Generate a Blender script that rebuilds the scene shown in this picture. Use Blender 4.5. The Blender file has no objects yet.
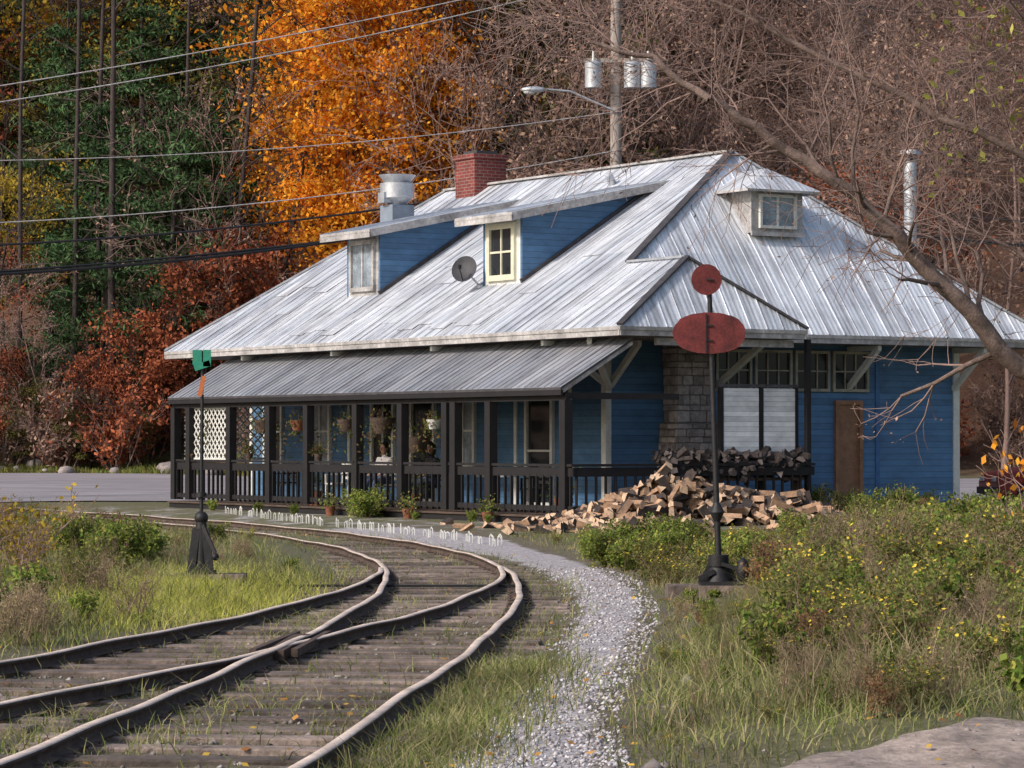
import bpy, math, random
import numpy as np
from mathutils import Vector, Matrix
rng=np.random.default_rng(7); random.seed(7)
S=bpy.context.scene
S.view_settings.view_transform='Standard'
try: S.view_settings.look='None'
except Exception: pass
S.view_settings.exposure=0

# ------------------------------------------------------------ materials
def newmat(name):
    m=bpy.data.materials.new(name); m.use_nodes=True
    nt=m.node_tree; nt.nodes.clear()
    out=nt.nodes.new('ShaderNodeOutputMaterial')
    return m,nt,out
def N(nt,t,**kw):
    n=nt.nodes.new(t)
    for k,v in kw.items(): setattr(n,k,v)
    return n
def ramp(nt,stops,interp='LINEAR'):
    r=N(nt,'ShaderNodeValToRGB'); r.color_ramp.interpolation=interp
    e=r.color_ramp.elements
    while len(e)>1: e.remove(e[-1])
    e[0].position=stops[0][0]; e[0].color=(*stops[0][1],1)
    for p,c in stops[1:]:
        x=e.new(p); x.color=(*c,1)
    return r
def mixc(nt,a,b,fac,mode='MIX'):
    m=N(nt,'ShaderNodeMix',data_type='RGBA',blend_type=mode)
    for sock,val in ((m.inputs[0],fac),(m.inputs[6],a),(m.inputs[7],b)):
        if hasattr(val,'is_output'): nt.links.new(val,sock)
        elif isinstance(val,(int,float)): sock.default_value=val
        else: sock.default_value=(*val,1)
    return m.outputs[2]
def noise(nt,scale,detail=6,rough=.6,vec=None):
    n=N(nt,'ShaderNodeTexNoise'); n.inputs['Scale'].default_value=scale
    n.inputs['Detail'].default_value=detail; n.inputs['Roughness'].default_value=rough
    if vec is not None: nt.links.new(vec,n.inputs['Vector'])
    return n
def objco(nt,scale=(1,1,1)):
    t=N(nt,'ShaderNodeTexCoord'); mp=N(nt,'ShaderNodeMapping')
    mp.inputs['Scale'].default_value=scale
    nt.links.new(t.outputs['Object'],mp.inputs['Vector'])
    return mp.outputs[0]
def simple(name,col,rough=.8,metal=0,var=.3,scale=4,bump=.2,col2=None,stretch=(1,1,1),island=0):
    m,nt,out=newmat(name)
    p=N(nt,'ShaderNodeBsdfPrincipled'); nt.links.new(p.outputs[0],out.inputs[0])
    v=objco(nt,stretch)
    n1=noise(nt,scale,8,.65,v); n2=noise(nt,scale*7,6,.6,v)
    c2=col2 or tuple(min(1,c*(1+var)) for c in col)
    r=ramp(nt,[(.32,tuple(c*(1-var) for c in col)),(.68,c2)])
    nt.links.new(n1.outputs[0],r.inputs[0])
    r2=ramp(nt,[(.3,(.65,.65,.65)),(.7,(1.15,1.15,1.15))]); nt.links.new(n2.outputs[0],r2.inputs[0])
    c=mixc(nt,r.outputs[0],r2.outputs[0],min(1,var*2.2),'MULTIPLY')
    if island:
        g=N(nt,'ShaderNodeNewGeometry'); ri=ramp(nt,[(0,(1-island,)*3),(1,(1+island*.6,1+island*.6,1+island*.65))]); nt.links.new(g.outputs['Random Per Island'],ri.inputs[0])
        c=mixc(nt,c,ri.outputs[0],1.0,'MULTIPLY')
    nt.links.new(c,p.inputs['Base Color'])
    p.inputs['Roughness'].default_value=rough; p.inputs['Metallic'].default_value=metal
    if bump:
        b=N(nt,'ShaderNodeBump'); b.inputs['Strength'].default_value=bump; b.inputs['Distance'].default_value=.02
        nt.links.new(n2.outputs[0],b.inputs['Height']); nt.links.new(b.outputs[0],p.inputs['Normal'])
    return m
def foliage(name,cols,trans=.3,nscale=.5,dark=.5):
    m,nt,out=newmat(name)
    g=N(nt,'ShaderNodeNewGeometry')
    r=ramp(nt,[(i/max(1,len(cols)-1),c) for i,c in enumerate(cols)])
    nt.links.new(g.outputs['Random Per Island'],r.inputs[0])
    n=noise(nt,nscale,2,.5,g.outputs['Position'])
    r2=ramp(nt,[(.35,(dark,dark,dark)),(.65,(1.25,1.25,1.2))]); nt.links.new(n.outputs[0],r2.inputs[0])
    c=mixc(nt,r.outputs[0],r2.outputs[0],1.0,'MULTIPLY')
    d=N(nt,'ShaderNodeBsdfDiffuse'); nt.links.new(c,d.inputs[0])
    if trans<=.01: nt.links.new(d.outputs[0],out.inputs[0]); return m
    t=N(nt,'ShaderNodeBsdfTranslucent'); mx=N(nt,'ShaderNodeMixShader')
    nt.links.new(c,t.inputs[0]); mx.inputs[0].default_value=trans
    nt.links.new(d.outputs[0],mx.inputs[1]); nt.links.new(t.outputs[0],mx.inputs[2]); nt.links.new(mx.outputs[0],out.inputs[0])
    return m
def roofmat(name,axis,base=(.62,.66,.72),rust=.35,rough=.42,metal=.35,bumps=.5):
    """corrugated sheet metal; axis = index of local axis ACROSS the sheets"""
    m,nt,out=newmat(name)
    p=N(nt,'ShaderNodeBsdfPrincipled'); nt.links.new(p.outputs[0],out.inputs[0])
    t=N(nt,'ShaderNodeTexCoord'); sp=N(nt,'ShaderNodeSeparateXYZ'); nt.links.new(t.outputs['Object'],sp.inputs[0])
    ax=sp.outputs[axis]
    q=N(nt,'ShaderNodeMath',operation='MULTIPLY'); nt.links.new(ax,q.inputs[0]); q.inputs[1].default_value=1/.72
    fl=N(nt,'ShaderNodeMath',operation='FLOOR'); nt.links.new(q.outputs[0],fl.inputs[0])
    zz=N(nt,'ShaderNodeMath',operation='MULTIPLY'); nt.links.new(sp.outputs[2],zz.inputs[0]); zz.inputs[1].default_value=.55
    fz=N(nt,'ShaderNodeMath',operation='FLOOR'); nt.links.new(zz.outputs[0],fz.inputs[0])
    cb=N(nt,'ShaderNodeCombineXYZ'); nt.links.new(fl.outputs[0],cb.inputs[0]); nt.links.new(fz.outputs[0],cb.inputs[1])
    wn=N(nt,'ShaderNodeTexWhiteNoise',noise_dimensions='3D'); nt.links.new(cb.outputs[0],wn.inputs[0])
    rs=ramp(nt,[(0,(.80,.82,.85)),(1,(1.08,1.07,1.06))]); nt.links.new(wn.outputs[0],rs.inputs[0])
    st=[.3,.3,.3]; st[axis]=6.0
    n=noise(nt,1.0,9,.72,objco(nt,tuple(st)))
    r=ramp(nt,[(.31,(.20,.165,.15)),(.44,tuple(c*.62 for c in base)),(.57,base)]); nt.links.new(n.outputs[0],r.inputs[0])
    n3=noise(nt,.9,8,.65,objco(nt)); r3=ramp(nt,[(.36,(.66,.66,.69)),(.56,(1.05,1.05,1.05))]); nt.links.new(n3.outputs[0],r3.inputs[0])
    c=mixc(nt,base,r.outputs[0],min(1,rust+.45)); c=mixc(nt,c,rs.outputs[0],1.0,'MULTIPLY'); c=mixc(nt,c,r3.outputs[0],.9,'MULTIPLY')
    nt.links.new(c,p.inputs['Base Color'])
    rr=ramp(nt,[(.3,(rough+.2,)*3),(.7,(rough-.08,)*3)]); nt.links.new(n3.outputs[0],rr.inputs[0]); nt.links.new(rr.outputs[0],p.inputs['Roughness'])
    p.inputs['Metallic'].default_value=metal
    w=N(nt,'ShaderNodeMath',operation='MULTIPLY'); nt.links.new(ax,w.inputs[0]); w.inputs[1].default_value=2*math.pi/.12
    sn=N(nt,'ShaderNodeMath',operation='SINE'); nt.links.new(w.outputs[0],sn.inputs[0])
    add=N(nt,'ShaderNodeMath',operation='ADD'); nt.links.new(sn.outputs[0],add.inputs[0])
    nm=N(nt,'ShaderNodeMath',operation='MULTIPLY'); nt.links.new(n3.outputs[0],nm.inputs[0]); nm.inputs[1].default_value=14
    nt.links.new(nm.outputs[0],add.inputs[1])
    b=N(nt,'ShaderNodeBump'); b.inputs['Strength'].default_value=bumps; b.inputs['Distance'].default_value=.012
    nt.links.new(add.outputs[0],b.inputs['Height']); nt.links.new(b.outputs[0],p.inputs['Normal'])
    return m
def sidingmat(name,col,pitch=.13):
    m,nt,out=newmat(name)
    p=N(nt,'ShaderNodeBsdfPrincipled'); nt.links.new(p.outputs[0],out.inputs[0])
    t=N(nt,'ShaderNodeTexCoord'); sp=N(nt,'ShaderNodeSeparateXYZ'); nt.links.new(t.outputs['Object'],sp.inputs[0])
    d=N(nt,'ShaderNodeMath',operation='DIVIDE'); nt.links.new(sp.outputs[2],d.inputs[0]); d.inputs[1].default_value=pitch
    fr=N(nt,'ShaderNodeMath',operation='FRACT'); nt.links.new(d.outputs[0],fr.inputs[0])
    fl=N(nt,'ShaderNodeMath',operation='FLOOR'); nt.links.new(d.outputs[0],fl.inputs[0])
    wn=N(nt,'ShaderNodeTexWhiteNoise',noise_dimensions='1D'); nt.links.new(fl.outputs[0],wn.inputs['W'])
    r0=ramp(nt,[(0,(.82,.82,.82)),(1,(1.12,1.12,1.12))]); nt.links.new(wn.outputs[0],r0.inputs[0])
    n=noise(nt,1.5,8,.7,objco(nt,(1,1,2)))
    r=ramp(nt,[(.3,tuple(c*.65 for c in col)),(.7,tuple(c*1.2 for c in col))]); nt.links.new(n.outputs[0],r.inputs[0])
    c=mixc(nt,r.outputs[0],r0.outputs[0],1.0,'MULTIPLY')
    gap_shade=ramp(nt,[(0,(.3,.3,.3)),(.1,(1,1,1))]); nt.links.new(fr.outputs[0],gap_shade.inputs[0])  # dark line at each board gap: shadow painted into the colour
    c=mixc(nt,c,gap_shade.outputs[0],1.0,'MULTIPLY')
    nt.links.new(c,p.inputs['Base Color']); p.inputs['Roughness'].default_value=.65
    b=N(nt,'ShaderNodeBump'); b.inputs['Strength'].default_value=.8; b.inputs['Distance'].default_value=.02; b.invert=True
    nt.links.new(fr.outputs[0],b.inputs['Height']); nt.links.new(b.outputs[0],p.inputs['Normal'])
    return m
def brickmat(name):
    m,nt,out=newmat(name)
    p=N(nt,'ShaderNodeBsdfPrincipled'); nt.links.new(p.outputs[0],out.inputs[0])
    t=N(nt,'ShaderNodeTexCoord'); sp=N(nt,'ShaderNodeSeparateXYZ'); nt.links.new(t.outputs['Object'],sp.inputs[0])
    a=N(nt,'ShaderNodeMath',operation='ADD'); nt.links.new(sp.outputs[0],a.inputs[0]); nt.links.new(sp.outputs[1],a.inputs[1])
    cb=N(nt,'ShaderNodeCombineXYZ'); nt.links.new(a.outputs[0],cb.inputs[0]); nt.links.new(sp.outputs[2],cb.inputs[1])
    br=N(nt,'ShaderNodeTexBrick'); nt.links.new(cb.outputs[0],br.inputs['Vector'])
    br.inputs['Color1'].default_value=(.26,.05,.04,1); br.inputs['Color2'].default_value=(.15,.03,.028,1); br.inputs['Mortar'].default_value=(.26,.19,.16,1)
    br.inputs['Scale'].default_value=1; br.inputs['Brick Width'].default_value=.22; br.inputs['Row Height'].default_value=.08; br.inputs['Mortar Size'].default_value=.008
    n=noise(nt,3,6,.7,t.outputs['Object']); rn=ramp(nt,[(.3,(.6,.6,.6)),(.7,(1.2,1.2,1.2))]); nt.links.new(n.outputs[0],rn.inputs[0])
    nt.links.new(mixc(nt,br.outputs[0],rn.outputs[0],1.0,'MULTIPLY'),p.inputs['Base Color']); p.inputs['Roughness'].default_value=.9
    return m

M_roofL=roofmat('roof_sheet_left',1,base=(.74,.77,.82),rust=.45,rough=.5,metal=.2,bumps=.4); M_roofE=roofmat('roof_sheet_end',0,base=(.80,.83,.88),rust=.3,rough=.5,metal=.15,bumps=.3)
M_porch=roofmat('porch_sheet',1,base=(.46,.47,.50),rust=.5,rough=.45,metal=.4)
M_blue=sidingmat('blue_siding',(.08,.185,.34))
M_bluetrim=simple('blue_paint',(.05,.14,.32),.6)
M_white=simple('white_weathered_paint',(.66,.66,.62),.7,var=.15,scale=3)
M_fascia=simple('weathered_fascia',(.42,.40,.39),.75,var=.45,scale=2)
M_cream=simple('cream_paint',(.66,.63,.48),.6,var=.12)
M_black=simple('dark_stained_wood',(.010,.008,.009),.8,var=.4)
M_deck=simple('deck_wood',(.09,.06,.045),.85,var=.4,stretch=(1,1,6))
M_glass,nt,out=newmat('window_glass')
p=N(nt,'ShaderNodeBsdfPrincipled'); nt.links.new(p.outputs[0],out.inputs[0]); p.inputs['Base Color'].default_value=(.02,.025,.03,1); p.inputs['Roughness'].default_value=.08
M_curtain=simple('curtained_glass',(.28,.33,.38),.2,var=.45,scale=3,bump=0)
M_dark=simple('flashing_dark',(.06,.055,.06),.6,var=.4)
M_soffit=simple('soffit_boards',(.16,.15,.15),.8)
M_mortar=simple('mortar',(.20,.18,.17),.95,var=.3,scale=10)
M_stone=simple('field_stone',(.42,.36,.33),.9,var=.35,scale=9,bump=.6,island=.4)
M_brick=brickmat('red_brick')
M_galv=simple('galvanised_metal',(.52,.54,.57),.45,metal=.5,var=.25,scale=3)
M_greymetal=simple('grey_box_metal',(.28,.33,.4),.5,metal=.3,var=.15)
M_iron=simple('black_iron',(.012,.011,.013),.6,var=.5)
M_red=simple('red_target_paint',(.17,.028,.026),.65,var=.45,scale=5)
M_green=simple('green_target_paint',(.02,.25,.16),.5,var=.2)
M_orange=simple('orange_paint',(.5,.14,.04),.6)
M_wood=simple('split_wood',(.42,.26,.16),.9,var=.4,scale=9,island=.45)
M_woodend=simple('wood_end_grain',(.58,.41,.28),.9,var=.35,scale=12)
M_bark=simple('bark',(.055,.042,.038),.95,var=.5,scale=6,stretch=(3,3,.6))
M_barkgrey=simple('bark_grey',(.10,.082,.078),.95,var=.4,scale=5,stretch=(3,3,.6))
M_twig=simple('twig_bark',(.27,.18,.155),.95,var=.3,scale=1,bump=0)
M_limb=simple('limb_bark',(.19,.135,.115),.95,var=.5,scale=6,bump=.8)
M_tie=simple('weathered_tie_wood',(.20,.155,.13),.95,var=.6,scale=3,bump=.7,island=.5)
M_railside=simple('rusted_rail_side',(.085,.055,.042),.85,var=.5,scale=8)
M_railtop=simple('worn_rail_head',(.70,.57,.48),.5,metal=0,var=.3,scale=2,bump=.05)
M_pole=simple('pole_wood',(.34,.29,.26),.9,var=.3,stretch=(4,4,.5))
M_wire=simple('wire_black',(.015,.015,.018),.6,bump=0)
M_wirel=simple('wire_bare',(.50,.47,.46),.5,bump=0)
M_skin=simple('skin',(.45,.26,.19),.6,var=.1,bump=0)
M_hair=simple('hair_dark',(.02,.015,.012),.7)
M_jacket=simple('dark_jacket',(.035,.035,.05),.8)
M_shirt=simple('light_shirt',(.45,.42,.42),.8)
M_jean=simple('denim',(.05,.07,.13),.85)
M_pot=simple('terracotta',(.25,.09,.05),.8)
M_rock=simple('rock_grey',(.28,.24,.23),.95,var=.4,scale=2,bump=.6)
M_sand=simple('sandy_dirt',(.33,.265,.23),.95,var=.45,scale=2.2,bump=1.0)
M_car=simple('red_car_paint',(.28,.02,.02),.3,var=.1,bump=0)
M_tyre=simple('tyre_rubber',(.015,.015,.016),.9)
def gravelmat(name,st):
    m,nt,out=newmat(name); p=N(nt,'ShaderNodeBsdfPrincipled'); nt.links.new(p.outputs[0],out.inputs[0]); p.inputs['Roughness'].default_value=.9
    g=N(nt,'ShaderNodeNewGeometry'); r=ramp(nt,st); nt.links.new(g.outputs['Random Per Island'],r.inputs[0]); nt.links.new(r.outputs[0],p.inputs['Base Color']); return m
M_gravel=gravelmat('pale_gravel',[(0,(.18,.16,.16)),(.3,(.36,.33,.34)),(.75,(.50,.47,.49)),(1,(.70,.68,.69))])
M_ballast=gravelmat('ballast_stones',[(0,(.08,.06,.05)),(.5,(.18,.15,.13)),(.85,(.30,.27,.25)),(1,(.5,.47,.46))])

F_orange=foliage('leaves_orange',[(.66,.20,.02),(.90,.36,.03),(.95,.50,.07),(.64,.18,.03)],.35,.45,.55)
F_yellow=foliage('leaves_yellow',[(.34,.23,.04),(.58,.40,.06),(.30,.27,.06)],.3,.4,.4)
F_rust=foliage('leaves_rust',[(.17,.05,.04),(.36,.11,.06),(.46,.15,.07),(.22,.08,.05)],.15,.5,.4)
F_brown=foliage('leaves_brown',[(.17,.11,.09),(.29,.19,.15),(.38,.25,.19),(.22,.12,.10)],0,.35,.5)
F_pine=foliage('needles_pine',[(.04,.085,.035),(.07,.13,.055),(.11,.17,.075)],0,.8,.4)
F_olive=foliage('leaves_olive',[(.06,.08,.03),(.13,.15,.045),(.21,.18,.06),(.10,.07,.03)],.15,.5,.45)
F_green=foliage('leaves_green',[(.08,.14,.03),(.16,.24,.05),(.28,.33,.08),(.42,.40,.10)],.3,1.2,.55)
F_weed=foliage('leaves_weed',[(.08,.12,.035),(.16,.22,.055),(.27,.28,.08),(.28,.20,.09),(.13,.18,.05)],.3,1.0,.5)
F_redweed=foliage('leaves_reddish_weed',[(.22,.10,.06),(.34,.18,.10),(.28,.20,.09),(.16,.09,.06)],.3,1.0,.6)
F_grass=foliage('grass_blades',[(.12,.17,.045),(.22,.27,.08),(.35,.33,.15),(.44,.37,.22),(.15,.20,.055)],.3,.7,.5)
F_bright=foliage('grass_bright',[(.34,.38,.07),(.52,.52,.12),(.60,.54,.17)],.35,1.2,.8)  # yellow-green; paints sunlight onto a grass patch, own colour on the late leaves
F_straw=foliage('straw_stems',[(.26,.19,.13),(.40,.30,.20),(.48,.37,.26),(.24,.16,.11)],.2,.8,.6)
F_litter=foliage('leaf_litter',[(.35,.14,.04),(.6,.40,.08),(.26,.11,.05),(.5,.27,.07)],.1,.5,.8)
F_yflower=foliage('yellow_flowers',[(.75,.55,.05),(.8,.62,.10)],.2,1,.9)

# ------------------------------------------------------------ mesh tools
def np_mesh(name,verts,faces,mats,mi=None,smooth=False):
    me=bpy.data.meshes.new(name); verts=np.asarray(verts,dtype=np.float32); faces=np.asarray(faces,dtype=np.int32)
    k=faces.shape[1]
    me.vertices.add(len(verts)); me.vertices.foreach_set('co',verts.ravel())
    me.loops.add(faces.size); me.loops.foreach_set('vertex_index',faces.ravel())
    me.polygons.add(len(faces)); me.polygons.foreach_set('loop_start',np.arange(0,faces.size,k,dtype=np.int32))
    try: me.polygons.foreach_set('loop_total',np.full(len(faces),k,dtype=np.int32))
    except Exception: pass
    for m in mats: me.materials.append(m)
    if mi is not None: me.polygons.foreach_set('material_index',np.asarray(mi,dtype=np.int32))
    if smooth: me.polygons.foreach_set('use_smooth',np.ones(len(faces),dtype=bool))
    me.update(calc_edges=True); me.validate(); return me
def obj(name,me,parent=None,loc=None,mat=None):
    o=bpy.data.objects.new(name,me); S.collection.objects.link(o)
    if parent is not None: o.parent=parent
    if loc is not None: o.location=loc
    if mat is not None: o.matrix_world=mat
    return o
def empty(name,loc=(0,0,0)):
    o=bpy.data.objects.new(name,None); S.collection.objects.link(o); o.location=loc; o.empty_display_size=.3; return o
class MB:
    def __init__(s): s.v=[];s.f=[];s.mi=[];s.mats=[];s.sm=[]
    def m(s,mat):
        if mat not in s.mats: s.mats.append(mat)
        return s.mats.index(mat)
    def add(s,vs,fs,mat,smooth=False):
        o=len(s.v); s.v+= [tuple(v) for v in vs]; k=s.m(mat)
        for f in fs: s.f.append(tuple(o+i for i in f)); s.mi.append(k); s.sm.append(smooth)
    def box(s,a,b,mat,jit=0):
        x0,y0,z0=[min(a[i],b[i]) for i in range(3)]; x1,y1,z1=[max(a[i],b[i]) for i in range(3)]
        vs=[(x0,y0,z0),(x1,y0,z0),(x1,y1,z0),(x0,y1,z0),(x0,y0,z1),(x1,y0,z1),(x1,y1,z1),(x0,y1,z1)]
        if jit: vs=[tuple(c+random.uniform(-jit,jit) for c in v) for v in vs]
        s.add(vs,[(0,3,2,1),(4,5,6,7),(0,1,5,4),(1,2,6,5),(2,3,7,6),(3,0,4,7)],mat)
    def beam(s,p,q,w,h,mat,up=(0,0,1)):
        p=Vector(p);q=Vector(q);d=(q-p).normalized();up=Vector(up)
        if abs(d.dot(up))>.98: up=Vector((1,0,0))
        x=d.cross(up).normalized()*w/2; z=x.cross(d).normalized()*h/2
        vs=[p-x-z,p+x-z,p+x+z,p-x+z,q-x-z,q+x-z,q+x+z,q-x+z]
        s.add(vs,[(0,1,2,3),(7,6,5,4),(0,4,5,1),(1,5,6,2),(2,6,7,3),(3,7,4,0)],mat)
    def slab(s,pts,t,mat,edge=None):
        n=len(pts); top=[Vector(p) for p in pts]; bot=[v-Vector((0,0,t)) for v in top]
        nn=(top[1]-top[0]).cross(top[2]-top[0])
        order=list(range(n))
        if nn.z<0: order=order[::-1]
        s.add(top,[tuple(order)],mat); s.add(bot,[tuple(order[::-1])],edge or mat)
        for i in range(n):
            j=(i+1)%n; s.add([top[i],top[j],bot[j],bot[i]],[(0,1,2,3)],edge or mat)
    def cyl(s,p,q,r0,r1,mat,n=12,smooth=True,caps=True):
        p=Vector(p);q=Vector(q);d=(q-p).normalized();up=Vector((0,0,1)) if abs(d.z)<.95 else Vector((1,0,0))
        x=d.cross(up).normalized();y=x.cross(d).normalized()
        vs=[];
        for c,r in ((p,r0),(q,r1)):
            for i in range(n):
                a=2*math.pi*i/n; vs.append(c+x*math.cos(a)*r+y*math.sin(a)*r)
        s.add(vs,[(i,(i+1)%n,n+(i+1)%n,n+i) for i in range(n)],mat,smooth)
        if caps: s.add(vs[:n],[tuple(range(n))[::-1]],mat); s.add(vs[n:],[tuple(range(n))],mat)
    def ball(s,c,r,mat,n=10,m=7,sq=(1,1,1),zmin=-1):
        vs=[];c=Vector(c)
        for j in range(m+1):
            ph=-math.pi/2+math.pi*j/m; zz=max(zmin,math.sin(ph)); cr=math.cos(ph)
            for i in range(n):
                a=2*math.pi*i/n; vs.append((c.x+r*sq[0]*cr*math.cos(a),c.y+r*sq[1]*cr*math.sin(a),c.z+r*sq[2]*zz))
        s.add(vs,[(j*n+i,j*n+(i+1)%n,(j+1)*n+(i+1)%n,(j+1)*n+i) for j in range(m) for i in range(n)],mat,True)
    def build(s,name,parent=None,origin=(0,0,0),world=None,bevel=0):
        me=bpy.data.meshes.new(name); o=Vector(origin)
        me.from_pydata([tuple(Vector(v)-o) for v in s.v],[],s.f)
        for m in s.mats: me.materials.append(m)
        me.polygons.foreach_set('material_index',s.mi); me.polygons.foreach_set('use_smooth',s.sm); me.update()
        ob=obj(name,me,parent)
        if world is not None: ob.matrix_world=world@Matrix.Translation(o)
        else: ob.location=o
        if bevel:
            b=ob.modifiers.new('bevel','BEVEL'); b.width=bevel; b.segments=1; b.limit_method='ANGLE'
        return ob
def leafquads(c,size,asp=.55,flat=0,rg=rng):
    n=len(c); size=np.broadcast_to(np.asarray(size,dtype=float),(n,))
    nr=rg.normal(size=(n,3)); nr[:,2]+=flat*np.sign(nr[:,2]+1e-6)*2; nr/=np.linalg.norm(nr,axis=1)[:,None]
    t=np.cross(nr,rg.normal(size=(n,3))); t/=np.linalg.norm(t,axis=1)[:,None]+1e-9
    b=np.cross(nr,t); s=(size*(.6+.8*rg.random(n)))[:,None]/2
    v=np.stack([c+t*s,c+b*s*asp,c-t*s,c-b*s*asp],1).reshape(-1,3)
    f=np.arange(4*n).reshape(n,4); return v,f
def tubes(segs,k=4):
    P=np.array([[*a] for a,b,r,q in segs]);Q=np.array([[*b] for a,b,r,q in segs]);R0=np.array([r for a,b,r,q in segs]);R1=np.array([q for a,b,r,q in segs])
    d=Q-P; L=np.linalg.norm(d,axis=1)[:,None]+1e-9; d=d/L
    up=np.tile([0.3,.2,1.],(len(P),1)); up[np.abs(d[:,2])>.9]=[1,.1,0]
    x=np.cross(d,up); x/=np.linalg.norm(x,axis=1)[:,None]+1e-9; y=np.cross(x,d)
    Q=Q+d*(R1[:,None]*.3)
    vs=[]
    for C,R in ((P,R0),(Q,R1)):
        for i in range(k):
            a=2*math.pi*i/k; vs.append(C+(x*math.cos(a)+y*math.sin(a))*R[:,None])
    v=np.stack(vs,1).reshape(-1,3); base=(np.arange(len(P))*2*k)[:,None]
    f=[]
    for i in range(k):
        f.append(np.concatenate([base+i,base+(i+1)%k,base+k+(i+1)%k,base+k+i],1))
    return v,np.stack(f,1).reshape(-1,4)
def merge(parts):
    V=[];F=[];MI=[];o=0
    for i,(v,f,mi) in enumerate(parts):
        V.append(v);F.append(f+o);MI.append(np.full(len(f),mi));o+=len(v)
    return np.concatenate(V),np.concatenate(F),np.concatenate(MI)
def rv(): return Vector((random.gauss(0,1),random.gauss(0,1),random.gauss(0,1)))
def grow(segs,p,d,L,r,lev,mx,up=.05,wob=.16,kids=1.5,n=3,lr=.62,rr=.55,rmin=.006):
    for i in range(n):
        d=(d+rv()*wob+Vector((0,0,up))).normalized(); q=p+d*(L/n); r1=max(rmin,r*(1-.45/n*1.2))
        segs.append((tuple(p),tuple(q),r,r1)); p=q; r=r1
        if lev<mx:
            c=int(kids)+(random.random()<kids-int(kids))
            if i==n-1: c+=1
            for _ in range(c):
                ax=d.cross(rv()).normalized(); ang=random.uniform(.4,1.0)
                cd=(d*math.cos(ang)+ax*math.sin(ang))
                grow(segs,p,cd,L*lr*random.uniform(.7,1.25),max(rmin,r*rr),lev+1,mx,up,wob,kids,n,lr,rr,rmin)

# ------------------------------------------------------------ layout functions
yA=np.array([8,11,14.6,17.65,21.05,24.4,28.7,32,36.9,42.5,46.6,51.6,57.1,61.5,68,75,83,92])
xAr=np.array([-1.85,-1.42,-1.06,-.84,-.505,-.2,0.03,0.075,-.086,-.62,-1.38,-2.75,-4.85,-6.8,-10.1,-14.1,-19.1,-25.2])
cA=np.polyfit(yA-45,xAr,6)
def XA(y): return np.polyval(cA,np.asarray(y)-45)
def dXA(y): return np.polyval(np.polyder(cA),np.asarray(y)-45)
yB=np.array([8,10,14,19,21.8,25.9,31,35,38,41]); xB=np.array([-8.7,-7.75,-6.05,-4.5,-3.75,-2.75,-1.92,-1.66,-1.68,-1.95])
cB=np.polyfit(yB-25,xB,4)
def XB(y): return np.polyval(cB,np.asarray(y)-25)
def dXB(y): return np.polyval(np.polyder(cB),np.asarray(y)-25)
def sstep(a,b,x):
    t=np.clip((x-a)/(b-a),0,1); return t*t*(3-2*t)
pyr=np.array([8,14.6,18.5,24,30,36,40,44,50,56,60]); pxr=np.array([.3,.42,.45,.88,1.3,1.35,1.1,.65,-.1,-2.,-4])
def XP(y): return np.interp(y,pyr,pxr)
def wave(x,y):
    return (np.sin(x*.9+1.3*np.sin(y*.37))*np.cos(y*.53+.7)+.6*np.sin(x*2.1+y*1.3)+.4*np.sin(x*4.3-y*3.1))/2
def hillbase(x): return 103-9*sstep(-14,0,x)+2*np.sin(x*.13)
def H(x,y):
    x=np.asarray(x,float);y=np.asarray(y,float)
    h=-.10+.012*wave(x,y)
    yc=np.clip(y,8,92); xa=XA(yc); xb=XB(np.clip(y,8,38))
    tr=np.maximum(sstep(-2.3,-1.9,x-xa)*sstep(.75,.45,x-xa), sstep(-.8,-.4,x-xb)*sstep(2.3,1.9,x-xb)*(y<38))
    h=h-(.028-.018*wave(x*2.7+3,y*2.3))*tr
    sR=x-XP(y)
    h=h+(.20*sstep(.0,2.2,sR)+.04*wave(x*2,y*2))*sstep(52,40,y)*sstep(0,.8,sR)*sstep(14,17,y+.6*np.clip(2-x,0,3))
    lft=xb-x
    h=h+.10*sstep(.6,2.5,lft)*sstep(60,45,y)
    h=h+.10*sstep(46,56,y)*sstep(0,3,x-xa)
    h=h+.55*sstep(72,104,y)
    hb=hillbase(x); t=np.clip(y-hb,0,None)
    h=h+t*.52*sstep(0,7,t)*(1-.0015*t)+wave(x*.25,y*.25)*.8*sstep(0,15,t)
    return h

# ------------------------------------------------------------ ground
xs=np.concatenate([np.linspace(-320,-16,40),np.arange(-15.7,15.8,.15),np.linspace(16,320,40)])
ys=np.concatenate([np.linspace(-60,9,14),np.arange(9.3,72,.25),np.arange(72.5,130,1.2),np.linspace(131,330,60)])
GX,GY=np.meshgrid(xs,ys); GZ=H(GX,GY); nx,ny=len(xs),len(ys)
V=np.stack([GX,GY,GZ],-1).reshape(-1,3)
I=(np.arange(ny-1)[:,None]*nx+np.arange(nx-1)[None,:]).ravel()
Fq=np.stack([I,I+1,I+nx+1,I+nx],1)
M_ground,nt,out=newmat('ground_mix')
p=N(nt,'ShaderNodeBsdfPrincipled'); nt.links.new(p.outputs[0],out.inputs[0]); p.inputs['Roughness'].default_value=.95
v=objco(nt); at=N(nt,'ShaderNodeVertexColor',layer_name='mask'); sp=N(nt,'ShaderNodeSeparateColor'); nt.links.new(at.outputs[0],sp.inputs[0])
vo=N(nt,'ShaderNodeTexVoronoi'); vo.inputs['Scale'].default_value=34; nt.links.new(v,vo.inputs['Vector'])
s3=N(nt,'ShaderNodeSeparateXYZ'); nt.links.new(vo.outputs['Color'],s3.inputs[0])
rg_=ramp(nt,[(0,(.19,.17,.17)),(.5,(.36,.33,.34)),(1,(.55,.52,.54))]); nt.links.new(s3.outputs[0],rg_.inputs[0])
nb=noise(nt,1.2,10,.7,v); ns=noise(nt,14,8,.7,v)
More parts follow.
